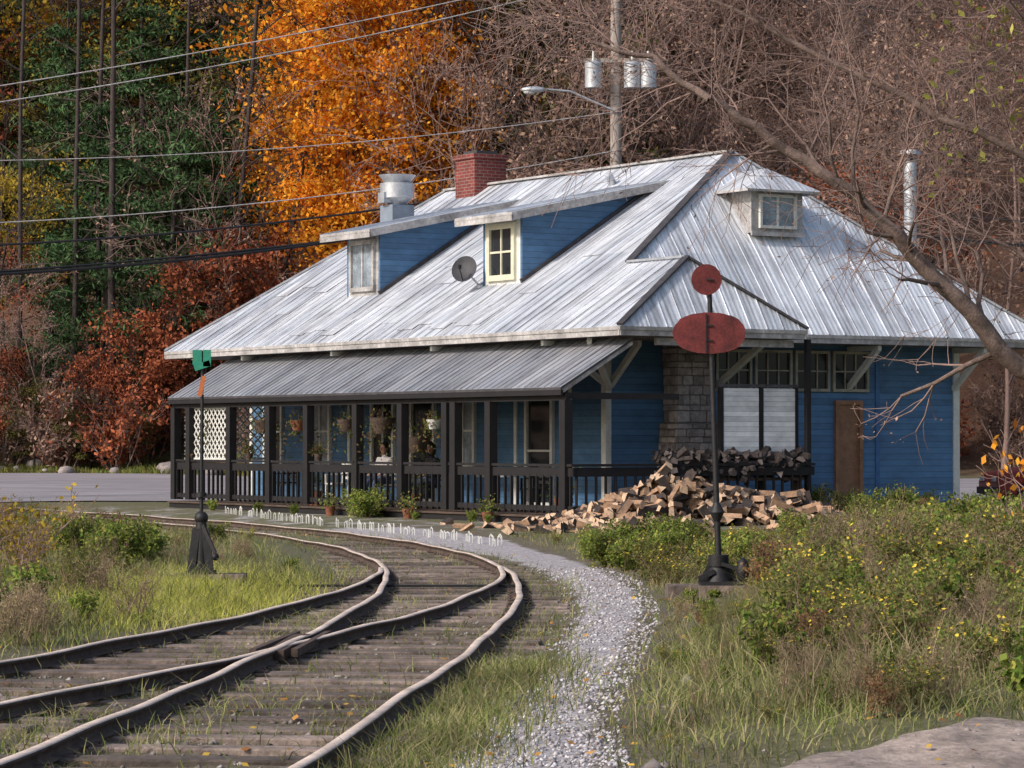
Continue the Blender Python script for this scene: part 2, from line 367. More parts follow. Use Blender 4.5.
dirt=ramp(nt,[(.3,(.055,.043,.034)),(.7,(.19,.15,.115))]); nt.links.new(ns.outputs[0],dirt.inputs[0])
gr=ramp(nt,[(.3,(.06,.065,.025)),(.7,(.17,.16,.07))]); nt.links.new(ns.outputs[0],gr.inputs[0])
lit=ramp(nt,[(.3,(.05,.03,.022)),(.7,(.20,.10,.06))]); nt.links.new(ns.outputs[0],lit.inputs[0])
dg=mixc(nt,dirt.outputs[0],gr.outputs[0],sp.outputs[1])
mm=N(nt,'ShaderNodeMath',operation='MULTIPLY_ADD'); nt.links.new(nb.outputs[0],mm.inputs[0]); mm.inputs[1].default_value=2.0; mm.inputs[2].default_value=-1.0
ma=N(nt,'ShaderNodeMath',operation='ADD',use_clamp=True); nt.links.new(mm.outputs[0],ma.inputs[0]); nt.links.new(sp.outputs[0],ma.inputs[1])
mr=ramp(nt,[(.35,(0,0,0)),(.6,(1,1,1))]); nt.links.new(ma.outputs[0],mr.inputs[0])
c=mixc(nt,dg,rg_.outputs[0],mr.outputs[0]); c=mixc(nt,c,lit.outputs[0],sp.outputs[2])
nt.links.new(c,p.inputs['Base Color'])
b=N(nt,'ShaderNodeBump'); b.inputs['Distance'].default_value=.03; b.inputs['Strength'].default_value=.6; nt.links.new(ns.outputs[0],b.inputs['Height']); nt.links.new(b.outputs[0],p.inputs['Normal'])
me=np_mesh('ground',V,Fq,[M_ground],smooth=True)
xx=V[:,0];yy=V[:,1]
xa=XA(np.clip(yy,8,92))
inpath=sstep(.45,.85,xx-xa)*sstep(.25,-.25,xx-XP(yy))*(yy<56)
intrack=sstep(-2.3,-1.6,xx-xa)*sstep(.6,.2,xx-xa)*.15
xbl=XB(np.clip(yy,8,38)); intrack=np.maximum(intrack,sstep(-.8,-.2,xx-xbl)*sstep(2.4,1.7,xx-xbl)*(yy<38)*.15)
front=sstep(48,56,yy)*sstep(76,70,yy)*.35
R_=np.clip(np.maximum.reduce([inpath*.95,intrack,front]),0,1)
hb=hillbase(xx)
B_=sstep(-4,4,yy-hb); G_=np.clip(.25+.6*sstep(0,1.5,xx-XP(yy))+.6*sstep(.3,1.5,xbl-xx),0,1)
ca=me.color_attributes.new('mask','FLOAT_COLOR','POINT'); ca.data.foreach_set('color',np.stack([R_,G_,B_,np.ones_like(R_)],1).astype(np.float32).ravel())
obj('ground',me)
M_asph=simple('weathered_asphalt',(.27,.25,.27),.9,var=.25,scale=.6,bump=.3,stretch=(.4,1.6,1))
rx=np.linspace(-70,18,90); ry=np.linspace(0,1,14); RX,RT=np.meshgrid(rx,ry)
y0=76-.07*(RX+8)*(RX<-8); y1=hillbase(RX)-3.5
RY=y0+(y1-y0)*RT; RZ=H(RX,RY)+.03
I=(np.arange(13)[:,None]*90+np.arange(89)[None,:]).ravel()
obj('gravel_road',np_mesh('gravel_road',np.stack([RX,RY,RZ],-1).reshape(-1,3),np.stack([I,I+1,I+91,I+90],1),[M_asph],smooth=True))
def dpe(x): return 14.75+1.35*sstep(1.0,2.6,x)+.12*np.sin(x*5)+.05*np.sin(x*13)
rx=np.linspace(.7,9,110); ry=np.linspace(0,1,40); RX,RT=np.meshgrid(rx,ry)
y1=dpe(RX)+.25; y0=9+0*RX; RY=y0+(y1-y0)*RT; RZ=H(RX,RY)+.012+.006*np.sin(RX*9+RY*4)
I=(np.arange(39)[:,None]*110+np.arange(109)[None,:]).ravel()
obj('dirt_path',np_mesh('dirt_path',np.stack([RX,RY,RZ],-1).reshape(-1,3),np.stack([I,I+1,I+111,I+110],1),[M_sand],smooth=True))

# ------------------------------------------------------------ railway
prof=[(-.055,-.096),(.055,-.096),(.055,-.088),(.012,-.078),(.010,-.034),(.034,-.026),(.034,-.007),(.029,0),(-.029,0),(-.034,-.007),(-.034,-.026),(-.010,-.034),(-.012,-.078),(-.055,-.088)]
def rail(name,fx,fdx,off,ya,yb,par):
    y=np.arange(ya,yb,.4); x=fx(y); dx=fdx(y); L=np.sqrt(1+dx*dx); nxx=1/L; nyy=-dx/L
    wob=.010*np.sin(y*.9+off*5)+.006*np.sin(y*2.3+off)
    cx=x+nxx*(off+wob); cy=y+nyy*(off+wob); k=len(prof); V=[]
    z0=.007*np.sin(y*1.1+off*3)+.004*np.sin(y*2.7)
    for (a,z) in prof: V.append(np.stack([cx+nxx*a,cy+nyy*a,z0+z],1))
    V=np.stack(V,1).reshape(-1,3); F=[];MI=[]
    for i in range(len(y)-1):
        for j in range(k):
            a=i*k+j;b=i*k+(j+1)%k; F.append((a,b,b+k,a+k)); MI.append(1 if j in (6,7,8) else 0)
    F.append((0,1,2,3)); MI.append(0)
    return obj(name,np_mesh(name,V,F,[M_railside,M_railtop],MI),par)
trk=empty('railway_track')
rail('rail_outer',XA,dXA,0,9,92,trk); rail('rail_inner',XA,dXA,-1.5,9,92,trk)
rail('siding_rail_outer',XB,dXB,0,9,38.2,trk); rail('siding_rail_inner',XB,dXB,1.5,9,38.2,trk)
tb=MB()
def tie(fx,fdx,y,l,r):
    x=float(fx(y));dx=float(fdx(y));L=math.sqrt(1+dx*dx); n=Vector((1/L,-dx/L,0)); t=Vector((dx/L,1/L,0))
    c=Vector((x,y,0)); w=random.uniform(.19,.26)
    sk=random.uniform(-.05,.05)
    a=c+n*(l+random.uniform(-.12,.10))+t*sk;b=c+n*(r+random.uniform(-.12,.10))-t*sk
    a.z=-.092-.08+random.uniform(-.016,.002); b.z=-.092-.08+random.uniform(-.016,.002); tb.beam(a,b,w,.16,M_tie)
y=9.
while y<91:
    if y<21.5: tie(XA,dXA,y,-1.98,.47)
    elif y<38: tie(XA,dXA,y,float(XB(y)-XA(y))-.5,.47)
    else: tie(XA,dXA,y,-1.98,.47)
    if y<21.5: tie(XB,dXB,y,-.48,1.98)
    for off in (0,-1.5):
        x=float(XA(y));dx=float(dXA(y)); L=math.sqrt(1+dx*dx)
        cx=x+off/L; cy=y-dx/L*off
        tb.box((cx-.13,cy-.08,-.105),(cx+.13,cy+.08,-.084),M_railside)
        for s_ in (-.1,.1): tb.box((cx+s_-.012,cy-.012,-.085),(cx+s_+.012,cy+.012,-.065),M_railside)
    y+=random.uniform(.54,.64)/math.sqrt(1+float(dXA(y))**2)
tb.build('ties',trk,bevel=.015)
fg=MB()
x0=float(XA(23.9))-1.5; fg.beam((x0-.05,22.9,-.045),(x0+.02,24.9,-.045),.14,.08,M_railside)
for s_ in (-.16,.16): fg.beam((float(XA(23.0))-1.5+s_,23.0,-.03),(float(XA(25.2))-1.5+s_*.8,25.2,-.03),.05,.06,M_railside)
fg.beam((-3.5,34.3,-.065),(.15,34.3,-.065),.04,.03,M_iron)
fg.build('turnout_frog_and_rod',trk)

# ------------------------------------------------------------ station (local x=b across, y=a along, z up)
th=math.atan2(.531,.847)
W=Matrix.Translation((2.05,57,0))@Matrix.Rotation(th,4,'Z')
st=empty('railway_station'); st.matrix_world=W
def Lw(b,a,z=0): return W@Vector((b,a,z))
E=3.77; RZt=7.8; RB=6.3; s1=(RZt-E)/RB; e1=(RZt-E)/3.2
R1=(RB,5.0,RZt);R2=(RB,17.0,RZt);zc=E+s1*2.2;Bp=(2.2,.9,zc);Cp=(2.2,2.918,zc)
w=MB(); w.box((1.7,3.0,-.1),(10.9,18.6,3.6),M_blue); w.build('walls',st)
r=MB()
r.slab([(0,0,E),(2.2,.9,zc),Cp,R1,R2,(0,20,E)],.07,M_roofL,M_fascia)
r.slab([(12.6,1.8,E),(12.6,20,E),R2,R1],.07,M_roofL,M_fascia)
r.slab([(0,20,E),R2,(12.6,20,E)],.07,M_roofE,M_fascia)
r.slab([(4.5,1.8,E),(12.6,1.8,E),R1,Cp],.07,M_roofE,M_fascia)
r.slab([(0,0,E),(4.5,0,E),Bp],.07,M_roofE,M_fascia)
r.slab([(4.5,0,E),(4.5,1.8,E),Cp,Bp],.07,M_roofL,M_fascia)
zl=lambda b:E+s1*b
ze=lambda a:E+e1*(a-1.8)
def rw(): return .014+random.choice((0,0,.008,.014))
a=.25
while a<19.8:
    bt=a*2.2/.9 if a<.9 else 2.2 if a<2.918 else (a-1.8)/3.2*RB if a<5 else RB if a<17 else (20-a)/3*RB
    r.beam((0,a,E+.008),(bt,a,zl(bt)+.008),rw(),.022,M_roofL); a+=.36+random.uniform(-.03,.03)
b=2.4
while b<12.4:
    top=1.8+3.2*min(b,12.6-b)/6.3; bot=1.8 if b>4.5 else 1.8+(4.5-b)/2.3*1.118
    if top>bot: r.beam((b,bot,ze(bot)+.008),(b,top,ze(top)+.008),rw(),.022,M_roofE)
    b+=.4+random.uniform(-.03,.03)
b=.3
while b<4.4:
    t=.9*(b/2.2 if b<2.2 else (4.5-b)/2.3); r.beam((b,0,E+.008),(b,t,E+t/.9*(zc-E)+.008),.018,.022,M_roofE); b+=.4
up=Vector((0,0,.035))
for pa,pb,m,wd in ((R1,Cp,M_dark,.17),((0,0,E),Bp,M_dark,.15),((4.5,0,E),Bp,M_dark,.15),(Bp,Cp,M_galv,.12),(R1,R2,M_fascia,.2),(R1,(12.6,1.8,E),M_galv,.12),((0,20,E),R2,M_galv,.14),(Cp,(4.5,1.8,E),M_galv,.1)):
    r.beam(Vector(pa)+up,Vector(pb)+up,wd,.045,m)
for i in range(34):
    a0=random.uniform(.8,18.5); b0=random.uniform(.4,3.6); L_=random.uniform(.6,1.5); wd=.68; lf=random.uniform(.015,.035)
    if a0+wd>6.0 and a0<8.4 or a0+wd>12 and a0<14.6: b0=random.uniform(.2,.5); L_=.6
    if a0<3.6 and b0+L_>1.2: continue
    r.slab([(b0,a0,zl(b0)+lf),(b0+L_,a0,zl(b0+L_)+.012),(b0+L_,a0+wd,zl(b0+L_)+.012),(b0,a0+wd,zl(b0)+lf)],.008,M_roofL)
def fas(p,q,m=M_fascia): r.beam(Vector(p)-Vector((0,0,.11)),Vector(q)-Vector((0,0,.11)),.04,.13,m)
fas((.04,0,E),(.04,20,E)); fas((0,.04,E),(4.5,.04,E)); fas((4.46,0,E),(4.46,1.8,E)); fas((4.5,1.84,E),(12.6,1.84,E)); fas((0,19.96,E),(12.6,19.96,E)); fas((12.56,1.8,E),(12.56,20,E))
r.build('roof',st)
so=MB(); so.box((.07,1.9,3.60),(12.5,19.9,3.655),M_soffit); so.box((.07,.07,3.604),(4.43,1.88,3.65),M_soffit)
for a in (3.05,7.4,11.8,16.2):
    so.beam((1.7,a,2.75),(.45,a,3.55),.09,.11,M_white); so.beam((1.7,a,3.53),(.2,a,3.53),.09,.1,M_white)
for b in (1.8,7.9,10.8):
    so.beam((b,3.0,2.7),(b,2.0,3.52),.1,.12,M_white); so.beam((b,3.0,3.53),(b,1.95,3.53),.09,.1,M_white)
so.beam((1.75,2.95,2.65),(.3,1.5,3.55),.1,.12,M_white)
so.beam((4.3,3.0,2.6),(4.3,1.2,3.55),.1,.12,M_white)
so.beam((1.0,.25,3.5),(4.3,.25,3.5),.1,.14,M_fascia)
so.build('soffit_and_brackets',st)
tr=MB()
def trim(b0,a0,z0,b1,a1,z1,m=M_white): tr.box((b0,a0,z0),(b1,a1,z1),m)
trim(1.66,2.96,0,1.80,3.12,3.6); trim(10.78,2.96,0,10.94,3.1,3.6); trim(1.66,18.5,0,1.8,18.64,3.6)
for a in (4.25,6.35,9.1,13.6): trim(1.67,a,0,1.70,a+.11,3.6)
trim(8.62,2.97,0,8.72,3.0,3.6,M_bluetrim)
tr.build('corner_boards',st)
wn=MB()
def win_x(b,a0,a1,z0,z1,nm=1,nh=1,fr=M_white,gl=M_glass,f=.09):
    wn.box((b-.012,a0,z0),(b+.02,a1,z1),gl)
    for (y0,y1,zz0,zz1) in ((a0-f,a0,z0-f,z1+f),(a1,a1+f,z0-f,z1+f),(a0,a1,z0-f,z0),(a0,a1,z1,z1+f)):
        wn.box((b-.07,y0,zz0),(b+.015,y1,zz1),fr)
    for i in range(1,nm+1):
        y=a0+(a1-a0)*i/(nm+1); wn.box((b-.045,y-.022,z0),(b-.013,y+.022,z1),fr)
    for i in range(1,nh+1):
        z=z0+(z1-z0)*i/(nh+1); wn.box((b-.042,a0,z-.022),(b-.0135,a1,z+.022),fr)
def win_y(a,b0,b1,z0,z1,nm=1,nh=1,fr=M_white,gl=M_glass,f=.09,t=.022):
    wn.box((b0,a-.012,z0),(b1,a+.02,z1),gl)
    for (x0,x1,zz0,zz1) in ((b0-f,b0,z0-f,z1+f),(b1,b1+f,z0-f,z1+f),(b0,b1,z0-f,z0),(b0,b1,z1,z1+f)):
        wn.box((x0,a-.07,zz0),(x1,a+.015,zz1),fr)
    for i in range(1,nm+1):
        x=b0+(b1-b0)*i/(nm+1); wn.box((x-t,a-.045,z0),(x+t,a-.013,z1),fr)
    for i in range(1,nh+1):
        z=z0+(z1-z0)*i/(nh+1); wn.box((b0,a-.042,z-t),(b1,a-.0135,z+t),fr)
win_x(1.7,5.0,5.9,.3,2.45,0,1,gl=M_glass)
win_x(1.7,8.1,8.95,1.1,2.5,1,1,gl=M_curtain)
win_x(1.7,9.8,10.7,.3,2.45,0,1)
win_x(1.7,11.6,12.5,1.1,2.5,1,1)
win_x(1.7,14.6,15.5,1.0,2.6,1,1,gl=M_curtain)
win_x(1.7,17.,17.8,1.0,2.6,1,1)
M_dkframe=simple('brown_window_frame',(.30,.15,.08),.7)
M_wfr=simple('dull_window_frame',(.34,.31,.25),.7)
for (b0,b1) in ((4.45,5.25),(5.45,6.3),(6.5,7.3),(7.5,8.35)): win_y(3.0,b0,b1,2.68,3.42,2,1,M_wfr,f=.06,t=.014)
win_y(3.0,7.6,8.15,.3,2.35,0,0,M_dkframe,M_dkframe)
wn.build('windows_and_doors',st)
dm=MB(); wn=MB()
for a0,a1,fr,oh,kk in ((6.32,7.9,M_cream,.45,0),(12.4,13.96,M_fascia,.5,1)):
    f0=zl(1.8)-.1
    zt=lambda b:6.0+.21*b
    for aa in (a0,a1-.08):
        pts=[(1.8,f0),(1.8,zt(1.8)),(5.3,zt(5.3)-.0),(5.3,zl(5.3)-.12)]
        v=[(p_[0],aa,p_[1]) for p_ in pts]+[(p_[0],aa+.08,p_[1]) for p_ in pts]
        dm.add(v,[(0,1,2,3),(7,6,5,4),(0,4,5,1),(1,5,6,2)],M_blue)
    dm.box((1.8,a0+.08,f0),(1.86,a1-.08,zt(1.8)),M_white if not kk else M_fascia)
    if kk: win_x(1.8,a0+.3,a1-.3,5.12,6.1,1,0,fr,M_curtain,.1)
    else: win_x(1.8,a0+.35,a1-.35,5.12,6.1,1,1,fr,M_glass,.12)
    dm.slab([(1.35,a0-.3,zt(1.35)+.1),(5.75,a0-.3,zt(5.75)+.1),(5.75,a1+oh,zt(5.75)+.1),(1.35,a1+oh,zt(1.35)+.1)],.07,M_roofL,M_fascia)
    dm.beam((1.37,a0-.3,zt(1.36)-.02),(1.37,a1+oh,zt(1.36)-.02),.04,.12,M_fascia)
    for aa in (a0-.28,a1+oh-.02): dm.beam((1.35,aa,zt(1.35)-.02),(5.2,aa,zt(5.2)-.02),.04,.11,M_fascia)
    aa=a0-.1
    while aa<a1+oh: dm.beam((1.35,aa,zt(1.35)+.108),(5.75,aa,zt(5.75)+.108),.018,.022,M_roofL); aa+=.36
    dm.beam((1.77,a0-.0,4.95),(4.9,a0-.03,zl(4.9)+.04),.06,.1,M_dark)
fa=3.35; b0,b1=5.6,6.95; z0,z1=5.95,6.85
dm.box((b0,fa,z0),(b1,fa+1.2,z1),M_fascia); win_y(fa,b0+.25,b1-.25,z0+.16,z1-.14,1,0,M_white,M_curtain,.06)
bc=(b0+b1)/2; pe=(bc,fa+.35,7.35)
eL=(b0-.3,fa-.28,z1);eR=(b1+.3,fa-.28,z1)
dm.slab([eL,eR,pe],.05,M_roofE,M_fascia)
dm.slab([eL,pe,(bc,fa+1.4,7.35),(b0-.3,fa+1.1,z1)],.05,M_roofL,M_fascia)
dm.slab([eR,pe,(bc,fa+1.4,7.35),(b1+.3,fa+1.1,z1)],.05,M_roofL,M_fascia)
dm.box((b0-.02,fa-.06,z0-.06),(b1+.02,fa-.005,z0+.03),M_fascia)
dm.build('dormers',st); wn.build('dormer_windows',st)
pr=MB()
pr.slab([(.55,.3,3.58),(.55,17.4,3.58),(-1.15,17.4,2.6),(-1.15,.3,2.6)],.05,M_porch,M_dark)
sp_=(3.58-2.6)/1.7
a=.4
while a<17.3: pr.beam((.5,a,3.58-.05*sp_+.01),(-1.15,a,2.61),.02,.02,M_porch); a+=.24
pr.beam((-1.12,.3,2.5),(-1.12,17.4,2.5),.05,.1,M_black)
pr.beam((-.98,.3,2.42),(-.98,17.4,2.42),.1,.14,M_black)
pr.beam((-1.0,.36,2.44),(1.6,.36,2.44),.08,.12,M_black); pr.beam((-1.1,.34,2.54),(.5,.34,3.48),.06,.1,M_fascia)
for a in np.arange(1.2,17.3,1.0): pr.beam((-1.05,a,2.55),(.5,a,3.44),.05,.08,M_black)
posts=[.38,3.08,4.42,4.75,6.55,8.46,10.66,12.45,14.4,16.5,17.3]
for a in posts: pr.box((-1.07,a-.10,.2),(-.89,a+.10,2.36),M_black)
pr.box((4.6,.16,.2),(4.70,.26,3.6),M_black)
pr.build('porch_roof_and_posts',st)
dk=MB()
dk.box((-1.1,.1,-.3),(1.69,17.4,.12),M_black); dk.box((1.69,.1,-.3),(4.8,2.99,.118),M_black)
for i in range(19): dk.box((-1.14+i*.15,.08,.124),(-1.0+i*.15,17.42,.16),M_deck)
for i in range(19): dk.box((1.75+i*.16,.08,.124),(1.9+i*.16,2.98,.16),M_deck)
def railing(p,q,n):
    p=Vector(p);q=Vector(q);d=(q-p)
    dk.beam(p+Vector((0,0,1.12)),q+Vector((0,0,1.12)),.1,.05,M_black); dk.beam(p+Vector((0,0,.99)),q+Vector((0,0,.99)),.04,.17,M_black)
    dk.beam(p+Vector((0,0,.30)),q+Vector((0,0,.30)),.04,.1,M_black)
    for i in range(n):
        c=p+d*((i+.5+random.uniform(-.08,.08))/n); dk.beam(c+Vector((0,0,.2)),c+Vector((0,0,.95)),.055,.03,M_black,up=(d.x,d.y,0))
railing((-.98,.1,0),(-.98,17.3,0),74); railing((-1.0,.14,0),(4.75,.14,0),26)
dk.build('deck_and_railing',st)
# cut-stone fireplace: rectangular stones set in mortar
ch=MB()
ch.box((3.0,2.4,.1),(4.15,2.99,1.95),M_mortar); ch.box((3.1,2.5,1.95),(4.0,2.99,3.6),M_mortar)
def course(x0,x1,yf,xl,yd,z0,z1):
    z=z0
    while z<z1-.05:
        h=min(random.choice((.12,.16,.20,.24)),z1-z); s_=x0-random.uniform(0,.12)
        while s_<x1:
            l=random.uniform(.16,.42); a_=max(x0-.02,s_); b_=min(x1+.02,s_+l)
            if b_-a_>.05: ch.box((a_+.009,yf-random.uniform(.02,.05),z+.009),(b_-.009,yf+.05,z+h-.009),M_stone,.007)
            s_+=l
        s_=yf-.0
        while s_<yd:
            l=random.uniform(.16,.32); b_=min(yd,s_+l)
            if b_-s_>.05: ch.box((xl-random.uniform(.02,.05),s_+.009,z+.009),(xl+.04,b_-.009,z+h-.009),M_stone,.006)
            s_+=l
        z+=h
course(3.0,4.15,2.4,3.0,2.98,.1,1.93); course(3.1,4.0,2.5,3.1,2.98,1.95,3.58)
ch.build('stone_fireplace',st,bevel=.012)
bc_=MB(); bc_.box((5.85,14.9,7.0),(6.75,15.8,8.45),M_brick); bc_.box((5.8,14.85,8.45),(6.8,15.85,8.56),M_brick); bc_.box((6.0,15.05,8.56),(6.6,15.65,8.66),M_dark); bc_.build('brick_chimney',st)
vt=MB(); vt.box((3.7,15.15,6.0),(4.3,15.75,7.25),M_greymetal); vt.cyl((4,15.45,7.25),(4,15.45,7.42),.2,.36,M_galv,16); vt.cyl((4,15.45,7.42),(4,15.45,7.78),.42,.42,M_galv,16); vt.cyl((4,15.45,7.78),(4,15.45,7.98),.3,.46,M_galv,16); vt.box((3.55,15.3,7.3),(3.75,15.6,7.55),M_galv)
vt.build('kitchen_exhaust_vent',st)
fl=MB(); fl.cyl((10.6,4.2,4.5),(10.6,4.2,7.75),.14,.14,M_galv,14); fl.cyl((10.6,4.2,7.75),(10.6,4.2,7.8),.15,.22,M_galv,14); fl.cyl((10.6,4.2,7.9),(10.6,4.2,8.0),.24,.22,M_galv,14); fl.cyl((10.6,4.2,7.8),(10.6,4.2,7.9),.1,.1,M_dark,10)
for zz in (5.6,6.4,7.2): fl.cyl((10.6,4.2,zz),(10.6,4.2,zz+.05),.155,.155,M_galv,14)
fl.build('stove_flue',st)
sv=MB(); sv.box((3.6,9.6,6.0),(3.9,9.9,6.35),M_galv); sv.cyl((5.6,8.5,7.3),(5.35,8.35,7.55),.09,.09,M_galv,10); sv.build('roof_vents',st)
sd=MB(); base=Vector((1.75,7.95,zl(1.75)+.02)); hd=Vector((1.45,8.05,5.25))
sd.cyl(base,hd,.022,.022,M_galv,8); sd.cyl(base-Vector((0,0,.03)),base+Vector((0,0,.03)),.09,.08,M_galv,8)
dirn=Vector((-.75,-.55,.35)).normalized(); xx_=dirn.cross(Vector((0,0,1))).normalized(); yy_=xx_.cross(dirn)
M_dish=simple('dish_grey',(.04,.04,.05),.6)
vs=[];n=20
for k,(rr_,dd) in enumerate(((.0,0),(.1,.01),(.2,.035),(.29,.075))):
    for i in range(n):
        t=2*math.pi*i/n; vs.append(hd+xx_*math.cos(t)*rr_+yy_*math.sin(t)*rr_*1.05+dirn*(dd+.02))
sd.add(vs,[(k*n+i,k*n+(i+1)%n,(k+1)*n+(i+1)%n,(k+1)*n+i) for k in range(3) for i in range(n)],M_dish,True)
sd.beam(hd-yy_*.28+dirn*.05,hd+dirn*.36-yy_*.08,.02,.02,M_iron); sd.box(hd+dirn*.36-Vector((.03,.03,.11)),hd+dirn*.36+Vector((.03,.03,-.02)),M_iron)
sd.build('satellite_dish',origin=base,world=W)
lt=MB()
def lattice(o,d,Lh,z0,z1,m=M_white):
    o=Vector(o);d=Vector(d);hgt=z1-z0;stp=.2
    k=-hgt
    while k<Lh:
        for sgn in (1,-1):
            s0=max(k,0);s1_=min(k+hgt,Lh)
            if s1_>s0:
                if sgn==1: pz0=z0+(s0-k);pz1=z0+(s1_-k)
                else: pz0=z1-(s0-k);pz1=z1-(s1_-k)
                p=o+d*s0;q=o+d*s1_;p.z=pz0;q.z=pz1
                off=Vector((-d.y,d.x,0))*(.008*sgn)
                lt.beam(p+off,q+off,.035,.012,m,up=(-d.y,d.x,0))
        k+=stp
    for z in (z0,z1): lt.beam(o+Vector((0,0,z)),o+d*Lh+Vector((0,0,z)),.04,.06,m)
lattice((-.8,17.2,0),(1,0,0),2.3,1.15,2.45); lattice((-.93,14.6,0),(0,1,0),1.8,1.15,2.35)
lt.build('white_lattice_screen',origin=(0,16,1.5),world=W)
sc=MB()
M_screen=sidingmat('white_slatted_screen',(.80,.79,.78),.1)
for b0,b1 in ((2.75,3.6),(3.72,4.5)):
    sc.box((b0,.42,1.1),(b1,.47,2.62),M_screen)
for b in (2.68,3.66,4.53): sc.box((b-.035,.40,.16),(b+.035,.49,2.68),M_black)
sc.box((2.64,.395,2.64),(4.57,.5,2.70),M_dark)
sc.build('white_patio_screen',origin=(3.6,.45,.16),world=W)

def logs(mb,pts,L=(.30,.46),R=(.06,.115),mats=(M_wood,M_woodend,M_bark),flat=.35):
    for p in pts:
        L_=random.uniform(*L)/2; rr_=random.uniform(*R)
        d=Vector((random.gauss(0,1),random.gauss(0,1),random.gauss(0,flat))).normalized(); u=d.cross(rv()).normalized(); v=d.cross(u)
        k=random.choice((3,4,5)); angs=sorted(random.uniform(0,.9)+i*6.28/k for i in range(k))
        ring=[(u*math.cos(t)+v*math.sin(t))*rr_*random.uniform(.75,1.15) for t in angs]; p=Vector(p)
        vs=[p-d*L_+x for x in ring]+[p+d*L_+x for x in ring]
        bk=random.random()<.55
        for i in range(k):
            j=(i+1)%k; mb.add([vs[i],vs[j],vs[k+j],vs[k+i]],[(0,1,2,3)],mats[2] if (i==0 or (bk and i==1)) else mats[0])
        mb.add(vs[:k],[tuple(range(k))[::-1]],mats[1]); mb.add(vs[k:],[tuple(range(k))],mats[1])
pl=MB(); pts=[]
hgt=lambda b:np.interp(b,[-2.0,-1.3,-.6,.2,.9,1.6,2.6,3.5,4.3],[.08,.30,.62,1.02,.86,.66,.62,.50,.05])
while len(pts)<1000:
    b=random.uniform(-2.2,4.3);a=random.gauss(-1.1,.6); hmax=hgt(b)*max(0,1-((a+1.1)/1.2)**2)*random.uniform(.7,1.1)
    if hmax<.03: continue
    z=hmax*random.random()**.5; pts.append((b,a,z-.02))
for i in range(90): pts.append((random.gauss(-2.3,.8),random.gauss(-2.0,1.2),.0))
for i in range(34): pts.append((random.uniform(-2,4.5),random.gauss(-2.6,.6),.02))
logs(pl,pts); pl.build('firewood_pile',origin=(1,-1.1,0),world=W)
pl=MB(); pts=[(random.uniform(1.3,4.55),random.uniform(.18,.6),random.uniform(.9,1.34)) for i in range(330)]
M_oldwood=simple('old_grey_firewood',(.12,.10,.095),.9,var=.5)
logs(pl,pts,R=(.05,.09),mats=(M_bark,M_oldwood,M_bark)); pl.box((1.1,.2,.80),(4.55,.38,.86),M_deck)
for b in (1.2,2.5,4.4): pl.box((b,.2,.16),(b+.06,.38,.8),M_deck)
pl.build('stacked_dark_firewood',origin=(3,.7,.16),world=W)

F_flower=foliage('basket_leaves',[(.05,.08,.02),(.12,.14,.04),(.2,.1,.06),(.09,.12,.03)],.3,2,.7)
def basket(a,sc_=1,pot=M_deck,z=1.95,b=-.75):
    m=MB(); m.cyl((b,a,z-.13*sc_),(b,a,z+.07*sc_),.1*sc_,.17*sc_,pot,12)
    for k in range(3):
        t=k*2.1; m.cyl((b+.16*sc_*math.cos(t),a+.16*sc_*math.sin(t),z+.05),(b,a,2.5),.006,.006,M_wire,5)
    o=m.build('hanging_basket',origin=(b,a,z),world=W)
    c=rng.normal(size=(320,3))*np.array([.17,.17,.13])*sc_+np.array([0,0,.08]); c[:,2]-=.6*(c[:,0]**2+c[:,1]**2)/(.2*sc_)
    v,f=leafquads(c,.07); lo=obj('foliage',np_mesh('foliage',v,f,[F_flower]),o)
for a,s_,pt in ((15.7,1.3,M_deck),(13.2,1.5,M_deck),(11.55,1.2,M_pot),(9.35,1.3,M_deck),(7.8,1.7,M_deck),(5.66,1.,M_white)): basket(a,s_,pt)
basket(7.3,1.7,M_deck,1.55,-.2)
def potplant(b,a,z,s_,pot,fm=None,world=W):
    m=MB(); m.cyl((b,a,z),(b,a,z+.2*s_),.08*s_,.12*s_,pot,12); o=m.build('flower_pot',origin=(b,a,z),world=world)
    c=rng.normal(size=(190,3))*np.array([.1,.1,.1])*s_+np.array([0,0,.3*s_]); v,f=leafquads(c,.06); obj('plant',np_mesh('plant',v,f,[fm or F_weed]),o)
for a in (10.2,13.5): potplant(-.98,a,1.146,random.uniform(.6,.8),random.choice((M_pot,M_deck)),F_flower)
for a in (1.2,6.9,11.2): potplant(-.5,a,.16,1.6,M_pot,F_green)
tbm=MB(); tbm.cyl((-.3,4.0,.86),(-.3,4.0,.90),.42,.42,M_white,20); tbm.cyl((-.3,4.0,.18),(-.3,4.0,.86),.03,.03,M_iron,8); tbm.cyl((-.3,4.0,.16),(-.3,4.0,.18),.24,.2,M_iron,14); tbm.build('patio_table',origin=(-.3,4,.16),world=W)

